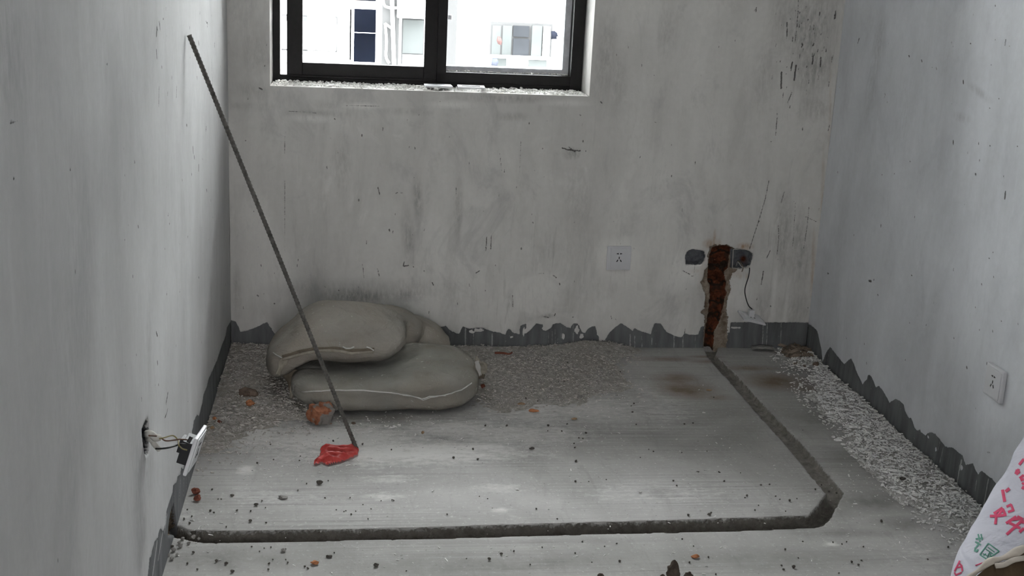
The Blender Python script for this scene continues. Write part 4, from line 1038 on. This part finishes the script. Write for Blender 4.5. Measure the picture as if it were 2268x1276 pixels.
clod(1489, 1287, .038, .048, 3, 'tall pointed dark brown clod standing at the bottom edge of the picture')
clod(1524, 1288, .022, .024, 8, 'small round brown clod touching the right side of the pointed one', False)
clod(1467, 1284, .014, .014, 12, 'tiny dark clod touching the left side of the pointed one', False)
clod(1330, 1284, .018, .016, 5, 'small rounded black knob at the bottom edge, left of the pointed clod', False)
# small loose grit, individually placed
def pebbles(pxs, label, group, mat=None):
    base = None
    for i, (x, y, s) in enumerate(pxs):
        p = fl(x, y); dz = hz_at(p.x, p.y); sd = 0
        if i < 5:
            o = stone('pebble', (x, y), .0034*s, .0026*s, mat or M['dark'], label, 'pebble', 40+i, group=group, sub=2); o['s'] = s
            base = (base or [])+[o]
        else:
            src = base[i % 5]; o = src.copy(); COL.objects.link(o); k = s/src['s']; o.scale = (k, k, k)
            if dz > 0: p = fl(x, y, dz)
            o.location = (p.x, p.y, max(dz, 0)-.0006); o.rotation_euler = (0, 0, random.uniform(0, 6.28))
    for o in COL.objects:
        if 's' in o.keys(): del o['s']
pebbles([(596,1250,1.6),(480,1245,2.2),(501,1250,2.4),(390,1120,1.8),(380,1213,2.4),(428,1225,1.8),(415,1249,1.6),(437,1262,1.6),(594,1262,1.4),(515,1267,2.4),(557,1212,1.2),(600,1213,1.2),(637,1247,1.6),(675,1256,1.4),(682,1260,1.6),(604,1240,1),(575,1222,1),(633,1240,1),(980,1180,1),(1110,1228,2),(1083,1240,2.2),(1138,1222,1.4),(1174,1251,1.2),(1201,1213,1.2),(1033,1238,1),(740,1225,1),(585,1215,1),(900,1265,1),(1274,1226,1.3)],
        'small dark grit pebble on the concrete in front of the left half of the channel', 'grit in front of the channel, left')
pebbles([(1290,1201,1.3),(1373,1245,1.8),(1311,1246,1),(1339,1211,1),(1366,1205,1.3),(1527,1247,1.6),(1511,1195,1.3),(1536,1210,1),(1569,1235,1.4),(1735,1262,1.6),(1739,1218,1.6),(1757,1258,2.6),(1778,1200,1.2),(1845,1202,1.3),(1865,1206,1.2),(1875,1201,1.2),(1912,1212,1.2),(1886,1246,2),(1901,1252,1.6),(1908,1242,1.3),(1768,1237,1.2),(1952,1156,2.2),(1858,1270,1.2),(1585,1273,1.4),(1731,1253,1.3),(2100,1213,1.6),(2055,1240,1.3)],
        'small dark grit pebble on the concrete in front of the right half of the channel', 'grit in front of the channel, right')
pebbles([(606,1019,1.2),(570,1027,1.6),(599,985,1.2),(663,1021,1.2),(665,1011,1),(470,1085,1.4),(483,1106,1),(490,1106,1),(466,1133,2),(474,1136,1.6),(525,1132,1.6),(555,1133,1.4),(580,1110,1.4),(588,1125,1),(554,1155,2.4),(589,1159,1.4),(501,1168,1.2),(420,1160,2),(408,1150,1.6),(415,1130,1.4),(425,1145,1.5),(738,978,1.8),(803,985,2),(867,997,1.4),(804,1118,1),(815,1150,1),(720,1104,1.3),(778,1140,1.6),(868,1108,1.2),(872,1109,1.2),(844,1110,1),(822,1128,1),(766,1132,1),(762,1134,1),(788,1133,1),(660,1087,1.3),(679,1072,1.2),(727,1065,1),(745,1130,1),(775,1103,1.2),(990,1140,1.2),(1188,1128,1.4),(1062,1100,1),(1234,1150,1.2),(1080,1105,1)],
        'small dark grit pebble on bare concrete left of centre, between the rubble and the channel', 'grit behind the channel, left')
pebbles([(1276,1023,2),(1275,1068,1.8),(1401,914,1.8),(1404,895,1.6),(1398,900,1.2),(1367,876,1),(1409,941,1.4),(1374,825,2),(1257,804,1.6),(1249,846,1.3),(1237,847,1.2),(1213,955,1),(1298,960,1.8),(1282,971,1.4),(1256,940,1.4),(1244,956,1.4),(1271,983,1.3),(1273,992,1.4),(1214,944,2.2),(1122,944,2),(1075,944,1.8),(1004,1015,2),(1058,1018,1.8),(1048,996,2),(1165,883,1.6),(1176,870,1.2),(1191,889,1.2),(1291,972,1.4),(1535,938,1.4),(1516,940,1.6),(1447,1001,1.4),(1510,1003,1.2),(1437,996,1),(1547,1046,1.2),(1594,1047,1.2),(1418,1014,1),(1343,1063,1),(1304,1067,1),(1491,1066,1.6),(1499,1076,1.4),(1604,1067,1.6),(1592,1046,1.3),(1544,1045,1),(1640,1048,1),(1685,1075,1.4),(1704,1074,1.4),(1654,1099,1.8),(1650,1103,1.2),(1749,1110,2),(1727,1107,1.2),(1718,1100,1.2),(1672,1131,1.4),(1680,1120,1.2),(1524,1142,1.8),(1570,1141,2.4),(1575,1137,1.6),(1740,1133,1),(1765,1105,1),(1806,1085,1.6),(1581,881,1.4),(1566,1000,1.0),(1600,1158,1),(1819,1075,1.4),(1836,1090,1.6),(1853,1093,1.6)],
        'small dark grit pebble on bare concrete right of centre, inside the bend of the channel', 'grit behind the channel, right')
pebbles([(400,1213,3),(385,1222,3.2),(372,1232,2.6),(380,1240,2.6),(404,1196,2.6),(396,1205,2.4),(428,1193,3.2),(418,1205,2.4),(440,1196,2.2),(372,1205,2.6),(380,1196,2.2),(392,1231,2.2),(420,1185,2.4)],
        'grey mortar crumb at the left wall end of the channel', 'mortar crumbs at the left end of the channel', M['greyst'])

# ------------------------------------------------------------------ sockets
M['slot'] = plain('black_slot', (.01, .01, .01), .8); M['sockw'] = plain('socket_white_plastic', (.60, .60, .62), .4, .02, 20, .35)
M['blackpl'] = plain('black_plastic', (.02, .02, .022), .5, .1, 40, .3); M['copper'] = plain('brown_wire', (.10, .055, .035), .5, .1)
M['ygwire'] = plain('yellow_green_wire', (.20, .17, .07), .5, .2, 90); M['blackw'] = plain('black_wire', (.02, .02, .02), .5)
M['tape'] = plain('dirty_white_tape', (.42, .41, .38), .8, .15, 60)
def lm(mat4, o): o.matrix_local = mat4
def socket_parts(root, R, thick=.009, back=False):
    """build in local frame: plate in local XZ plane, front toward -Y, then orient by R (3x3)"""
    def add(name, bm, mat, par=None):
        bmesh.ops.transform(bm, matrix=R.to_4x4(), verts=bm.verts[:]); me = bpy.data.meshes.new(name)
        bmesh.ops.recalc_face_normals(bm, faces=bm.faces[:]); bm.to_mesh(me); bm.free(); o = link(name, me, mat); o.parent = par or root; return o
    bm = bmesh.new(); box(bm, -.043, .043, -thick, 0, -.043, .043, bev=.003); pl = add('cover_plate', bm, M['sockw'])
    bm = bmesh.new(); box(bm, -.031, .036, -thick-.0018, -thick+.001, -.037, .037, bev=.001); ins = add('socket_insert', bm, M['sockw'])
    yy = -thick-.0018
    for nm, (x, z, w, h, a) in zip(('slot',)*5, ((-.0065, .017, .0078, .0054, 0), (.0065, .017, .0078, .0054, 0), (.0, .002, .0032, .0085, 0), (-.0062, -.0085, .0034, .0088, .45), (.0062, -.0085, .0034, .0088, -.5))):
        bm = bmesh.new(); box(bm, -w/2, w/2, -.0006, .003, -h/2, h/2)
        if w > .005:
            bmesh.ops.rotate(bm, matrix=Matrix.Rotation(0, 3, 'Y'), verts=bm.verts[:])
            for v in bm.verts:
                if (v.co.x < 0) == (x < 0): v.co.z *= .2
        bmesh.ops.rotate(bm, matrix=Matrix.Rotation(a, 3, 'Y'), verts=bm.verts[:]); bmesh.ops.translate(bm, vec=(x-.0, yy, z), verts=bm.verts[:])
        add('slot', bm, M['slot'], ins)
    if back:
        bm = bmesh.new(); box(bm, -.026, .026, .0, .022, -.028, .022, bev=.0015); box(bm, -.012, .020, .022, .030, -.012, .018, bev=.001)
        add('terminal_block', bm, M['blackpl'])
p = on(1, -.001, 1370, 571)
s1 = empty('wall_socket', (p.x, -.0005, p.z)); tag(s1, 'white five hole wall socket mounted on the back wall under the window', 'socket')
socket_parts(s1, Matrix.Rotation(-.015, 3, 'Y'))
p = on(0, RW, 2209, 848); s2 = empty('wall_socket', (RW-.0005, p.y, p.z)); tag(s2, 'white five hole socket mounted on the right wall above the rubble', 'socket')
socket_parts(s2, Matrix.Rotation(-math.pi/2, 3, 'Z'), .011)

# dangling socket at the left wall
XP = .105
pa = on(0, XP, 433, 983); pb_ = on(0, XP, 455, 951); pc_ = on(0, XP, 418, 1046)
def at_dist(P, px, y_from, y_to, dist):
    best = None
    for i in range(400):
        q_ = on(1, y_from+(y_to-y_from)*i/399, *px); e_ = abs((q_-P).length-dist)
        if best is None or e_ < best[0]: best = (e_, q_)
    return best[1]
K1 = on(1, -1.775, 433, 983); K2 = at_dist(K1, (455, 951), -1.77, -1.55, .086); K3 = at_dist(K1, (417, 1047), -1.775, -1.60, .086)
ex = (K2-K1).normalized(); ez = K1-K3; ez = (ez-ex*ez.dot(ex)).normalized(); ey = ez.cross(ex)
R3 = Matrix((ex, ey, ez)).transposed()
hc = (K2+K3)/2+ey*.008
s3 = empty('dangling_socket', hc); tag(s3, 'white socket with a black back dangling on wires from the left wall hole', 'socket')
socket_parts(s3, R3, .008, True)
h0 = on(0, -.02, 322, 962)
def wire(name, pts, r, mat, parent, n=8):
    bm = bmesh.new(); tube(bm, spline(pts, n), r, 8); return obj(name, bm, mat, parent, True)
xb = XP-.03
ym = h0.y
def wp(px, py, x): return on(0, x, px, py)
wire('wire', [wp(330,965,.015), wp(352,967,.025), wp(366,976,.040), wp(385,975,.055), wp(400,973,.068), wp(418,975,.080)], .0016, M['copper'], s3)
wire('wire', [wp(345,973,.020), wp(362,970,.035), wp(383,965,.050), wp(394,975,.060), wp(396,986,.066), wp(404,994,.070), wp(414,997,.078)], .0014, M['ygwire'], s3)
wire('wire', [wp(345,994,.016), wp(355,994,.026), wp(372,992,.042), wp(390,987,.055), wp(400,984,.066), wp(412,985,.076)], .0019, M['blackw'], s3)
wire('wrapped_tape', [wp(319,962,-.02), wp(328,961,.004), wp(336,963,.012), wp(345,970,.020), wp(352,969,.025)], .0075, M['tape'], s3)
wire('wrapped_tape', [wp(320,972,-.02), wp(331,972,.004), wp(337,976,.010), wp(343,985,.014), wp(352,995,.020)], .0060, M['tape'], s3)
wire('connector', [wp(417,980,.082), wp(424,968,.088)], .004, M['blackpl'], s3)

# dangling socket below the chase in the back wall
yp = -.045; p = on(1, yp, 1664, 706)
s4 = empty('dangling_socket', p); tag(s4, 'dusty white socket lying tilted on its black wire below the broken wall channel', 'socket')
R4 = Matrix.Rotation(.22, 3, 'Y') @ Matrix.Rotation(math.radians(-84), 3, 'X')
socket_parts(s4, R4, .006)
bm = bmesh.new(); box(bm, -.010, .010, -.012, .006, 0, .030, bev=.002); bmesh.ops.translate(bm, vec=p+Vector((-.002, .004, .003)), verts=bm.verts[:]); obj('terminal_block', bm, M['sockw'], s4)
q = lambda x, y, d: on(1, d, x, y)
wire('wire', [q(1656,592,.02), q(1660,594,-.004), q(1658,612,-.012), q(1650,640,-.016), q(1652,660,-.020), q(1658,677,-.030), q(1666,685,-.040)], .0019, M['blackw'], s4)
wire('wire', [q(1630,590,.03), q(1634,580,.004), q(1642,590,-.006), q(1652,594,-.004), q(1659,590,.0), q(1660,596,-.006)], .0016, M['tape'], s4)
wire('wire', [q(1634,578,.03), q(1640,582,.0), q(1646,592,-.006), q(1643,602,-.006)], .0018, M['seamcl'], s4)
# metal box rim in the right recess
bm = bmesh.new()
for a, b in (((1624,553),(1622,594)), ((1622,594),(1640,596)), ((1624,553),(1638,552))): tube(bm, [q(*a, -.001), q(*b, -.001)], .0014, 6)
tag(obj('junction_box', bm, M['tape']), 'thin white rim of the broken junction box in the right recess of the chased wall', 'junction box')

# broken putty plate leaning in band near the right dangling socket
bm = bmesh.new(); pc2 = fl(1695, 776, .012)
box(bm, -.040, .040, -.012, .012, -.003, .004); bmesh.ops.subdivide_edges(bm, edges=bm.edges[:], cuts=4, use_grid_fill=True)
for v in bm.verts: v.co += wob3(v.co*1.0, 60, .004); v.co.z += .010-.25*abs(v.co.x)*.4
for v in bm.verts: v.co += Vector((pc2.x, -.028, .004))
tag(obj('plaster_chip', bm, M['greyst'], None, True), 'curved grey putty scrap at the foot of the dark band under the white drips', 'plaster')

# ------------------------------------------------------------------ printed woven sack at lower right
def bag_material():
    t = NT('white_woven_sack'); P = t.pos(); n = t.noise(P, 6, 4, .6); n2 = t.noise(P, 140, 2, .5)
    t.col(t.mix(t.rng(n, .35, .7), (.42, .42, .475), (.50, .50, .555))); t.b.inputs['Roughness'].default_value = .6
    t.nrm(t.bump(n2, .3, .001, t.bump(t.noise(t.pos((1, 1, .5)), 9, 4, .55, .8), .7, .02))); return t.m
M['bag'] = bag_material()
M['prt_r'] = plain('red_print', (.50, .045, .11), .6, .12, 60); M['prt_g'] = plain('green_print', (.06, .20, .15), .6, .12, 60)
M['liner'] = plain('brown_paper', (.15, .105, .065), .9, .25, 30, bumpd=.004); M['rim'] = plain('cream_sack_hem', (.50, .455, .40), .9, .12, 30, bumpd=.004)
sk = empty('woven_sack', (1.87, -1.95, 0)); tag(sk, 'white woven sack printed with red and green characters slumped at the lower right', 'sack')
ctl = []
for (px_, py_, yy_) in [(2112,1276,-2.03),(2130,1238,-2.00),(2151,1201,-1.965),(2173,1160,-1.92),(2210,1106,-1.85),(2268,1010,-1.74),(2330,905,-1.62)]:
    ctl.append(on(1, yy_, px_, py_)+Vector((.026, 0, 0)))
c0 = ctl[0]; ctl = [Vector((c0.x-.045, c0.y-.02, .001)), Vector((c0.x-.035, c0.y-.015, .04))]+ctl
prof = spline(ctl, 7)
bm = bmesh.new(); NA = 72; NZ = len(prof)-1; rings = []
for i, pr in enumerate(prof):
    t = i/NZ
    xr = min(RW-.010, pr.x+.42); cx = (pr.x+xr)/2; rx = (xr-pr.x)/2; ry = .165-.05*t
    if t > .88: k = math.sqrt(max(.02, 1-((t-.88)/.12)**2)); ry *= k
    rg = []
    for a in range(NA):
        th = 2*math.pi*a/NA; ca, sa = math.cos(th), math.sin(th); e = .85
        pnt = Vector((cx+rx*math.copysign(abs(ca)**e, ca), pr.y+ry*math.copysign(abs(sa)**e, sa), pr.z))
        w = wob3(pnt, 8, .014)+wob3(pnt, 20, .004); w.z *= .3
        if ca < -.75: w *= .35
        pnt += w; pnt.x = min(pnt.x, RW-.006); pnt.z = max(pnt.z, .0005); rg.append(bm.verts.new(pnt))
    rings.append(rg)
for i in range(NZ):
    for a in range(NA): b = (a+1) % NA; bm.faces.new((rings[i][a], rings[i][b], rings[i+1][b], rings[i+1][a]))
bm.faces.new(rings[0][::-1]); bm.faces.new(rings[-1])
body = obj('body', bm, M['bag'], sk, True); bvb = bvh_of(body, sk)
def stroke(name, segs, wpx, mat):
    """printed strokes: ribbons lying on the cloth"""
    bm = bmesh.new()
    for (x0, y0_, x1, y1_) in segs:
        L = math.hypot(x1-x0, y1_-y0_); nx, ny = -(y1_-y0_)/L*wpx/2, (x1-x0)/L*wpx/2; n = max(2, int(L/4)); prev = None
        for i in range(n+1):
            t = i/n; x = x0+(x1-x0)*t; y = y0_+(y1_-y0_)*t
            a = hit(bvb, x+nx, y+ny, .0008); c = hit(bvb, x, y, .0012); b = hit(bvb, x-nx, y-ny, .0008)
            cur = [bm.verts.new(v) for v in (a, c, b)] if (a and b and c) else None
            if prev and cur:
                bm.faces.new((prev[0], prev[1], cur[1], cur[0])); bm.faces.new((prev[1], prev[2], cur[2], cur[1]))
            prev = cur
    if len(bm.faces): return obj(name, bm, mat, sk)
    bm.free()
def Z(x, y): return (2080+x/4.622, 1000+y/4.622)
def zs(L): return [(*Z(a, b), *Z(c, d)) for (a, b, c, d) in L]
stroke('red_character', zs([(650,395,672,520),(680,415,722,382)]), 7, M['prt_r'])
stroke('red_character', zs([(690,570,740,545),(735,545,760,605),(705,625,770,600)]), 5.5, M['prt_r'])
stroke('red_character', zs([(520,665,600,665),(600,665,650,600),(560,640,650,580),(650,590,680,655),(590,640,575,750),(600,665,690,650)]), 6, M['prt_r'])
stroke('red_character', zs([(685,740,790,670),(740,700,830,690),(800,670,860,700),(690,855,860,700),(720,735,830,790),(820,830,868,790),(840,720,868,735)]), 6.5, M['prt_r'])
stroke('red_character', zs([(785,235,800,190),(800,190,825,200),(790,240,825,205),(820,140,868,80),(800,215,815,215)]), 6, M['prt_r'])
stroke('red_character', zs([(825,280,868,245),(835,300,868,285),(850,390,868,360),(850,340,868,325)]), 6, M['prt_r'])
stroke('red_character', zs([(160,1230,215,1120),(190,1190,240,1180),(175,1265,235,1240),(235,1180,240,1230),(215,1150,240,1180),(160,1240,180,1275)]), 3.6, M['prt_r'])
stroke('red_character', zs([(370,1172,480,1130),(480,1130,600,1090)]), 2.6, M['prt_r'])
stroke('green_character', zs([(375,900,450,890),(400,850,420,930),(430,850,440,910),(370,930,410,945),(410,945,380,985),(385,940,430,960)]), 3.6, M['prt_g'])
stroke('green_character', zs([(365,1020,400,1025),(375,985,365,1030),(380,1035,400,1005)]), 4.0, M['prt_g'])
stroke('green_character', zs([(505,945,615,1025),(615,1025,490,1108),(490,1108,418,1060),(418,1060,505,945)]), 3.0, M['prt_g'])
stroke('green_character', zs([(500,985,570,1035),(480,1005,555,1055),(520,1030,490,1090),(450,1050,500,1075),(455,1070,480,1050),(530,1040,520,1085)]), 2.6, M['prt_g'])
# rolled rim and brown liner of the open mouth in front
rim = []
yR = -2.225
rp_ = [(2128,1302),(2146,1283),(2160,1268),(2178,1254),(2198,1243),(2216,1238),(2235,1232),(2255,1222),(2280,1212),(2310,1206)]
P = spline([on(1, yR, *p) for p in rp_], 6)
bm = bmesh.new(); tube(bm, [p+wob3(p, 25, .004) for p in P], [.0055+.0025*math.sin(i*.35)+.003*(i/len(P)) for i in range(len(P))], 10); obj('rolled_rim', bm, M['rim'], sk, True)
P3 = spline([on(1, yR-.015, *p) for p in [(2205,1252),(2225,1250),(2248,1240),(2275,1236),(2310,1232)]], 6)
bm = bmesh.new(); tube(bm, [p+wob3(p, 30, .004) for p in P3], .005, 10); obj('rolled_rim', bm, M['rim'], sk, True)
bm = bmesh.new(); rows = []
for p in P:
    c = []
    for k in range(9):
        t = k/8; q_ = Vector((p.x+.03*t, p.y-.010-.10*t+.02*math.sin(p.x*60+t*4)*t, max(.002, p.z*(1-t)**1.0))); q_ += wob3(q_, 14, .008*t*(1-t)*4); q_.x = min(q_.x, RW-.008); q_.z = max(q_.z, .001)
        c.append(bm.verts.new(q_))
    rows.append(c)
for i in range(len(rows)-1):
    for k in range(8): bm.faces.new((rows[i][k], rows[i+1][k], rows[i+1][k+1], rows[i][k+1]))
bmesh.ops.solidify(bm, geom=bm.faces[:], thickness=.002)
obj('paper_liner', bm, M['liner'], sk, True)
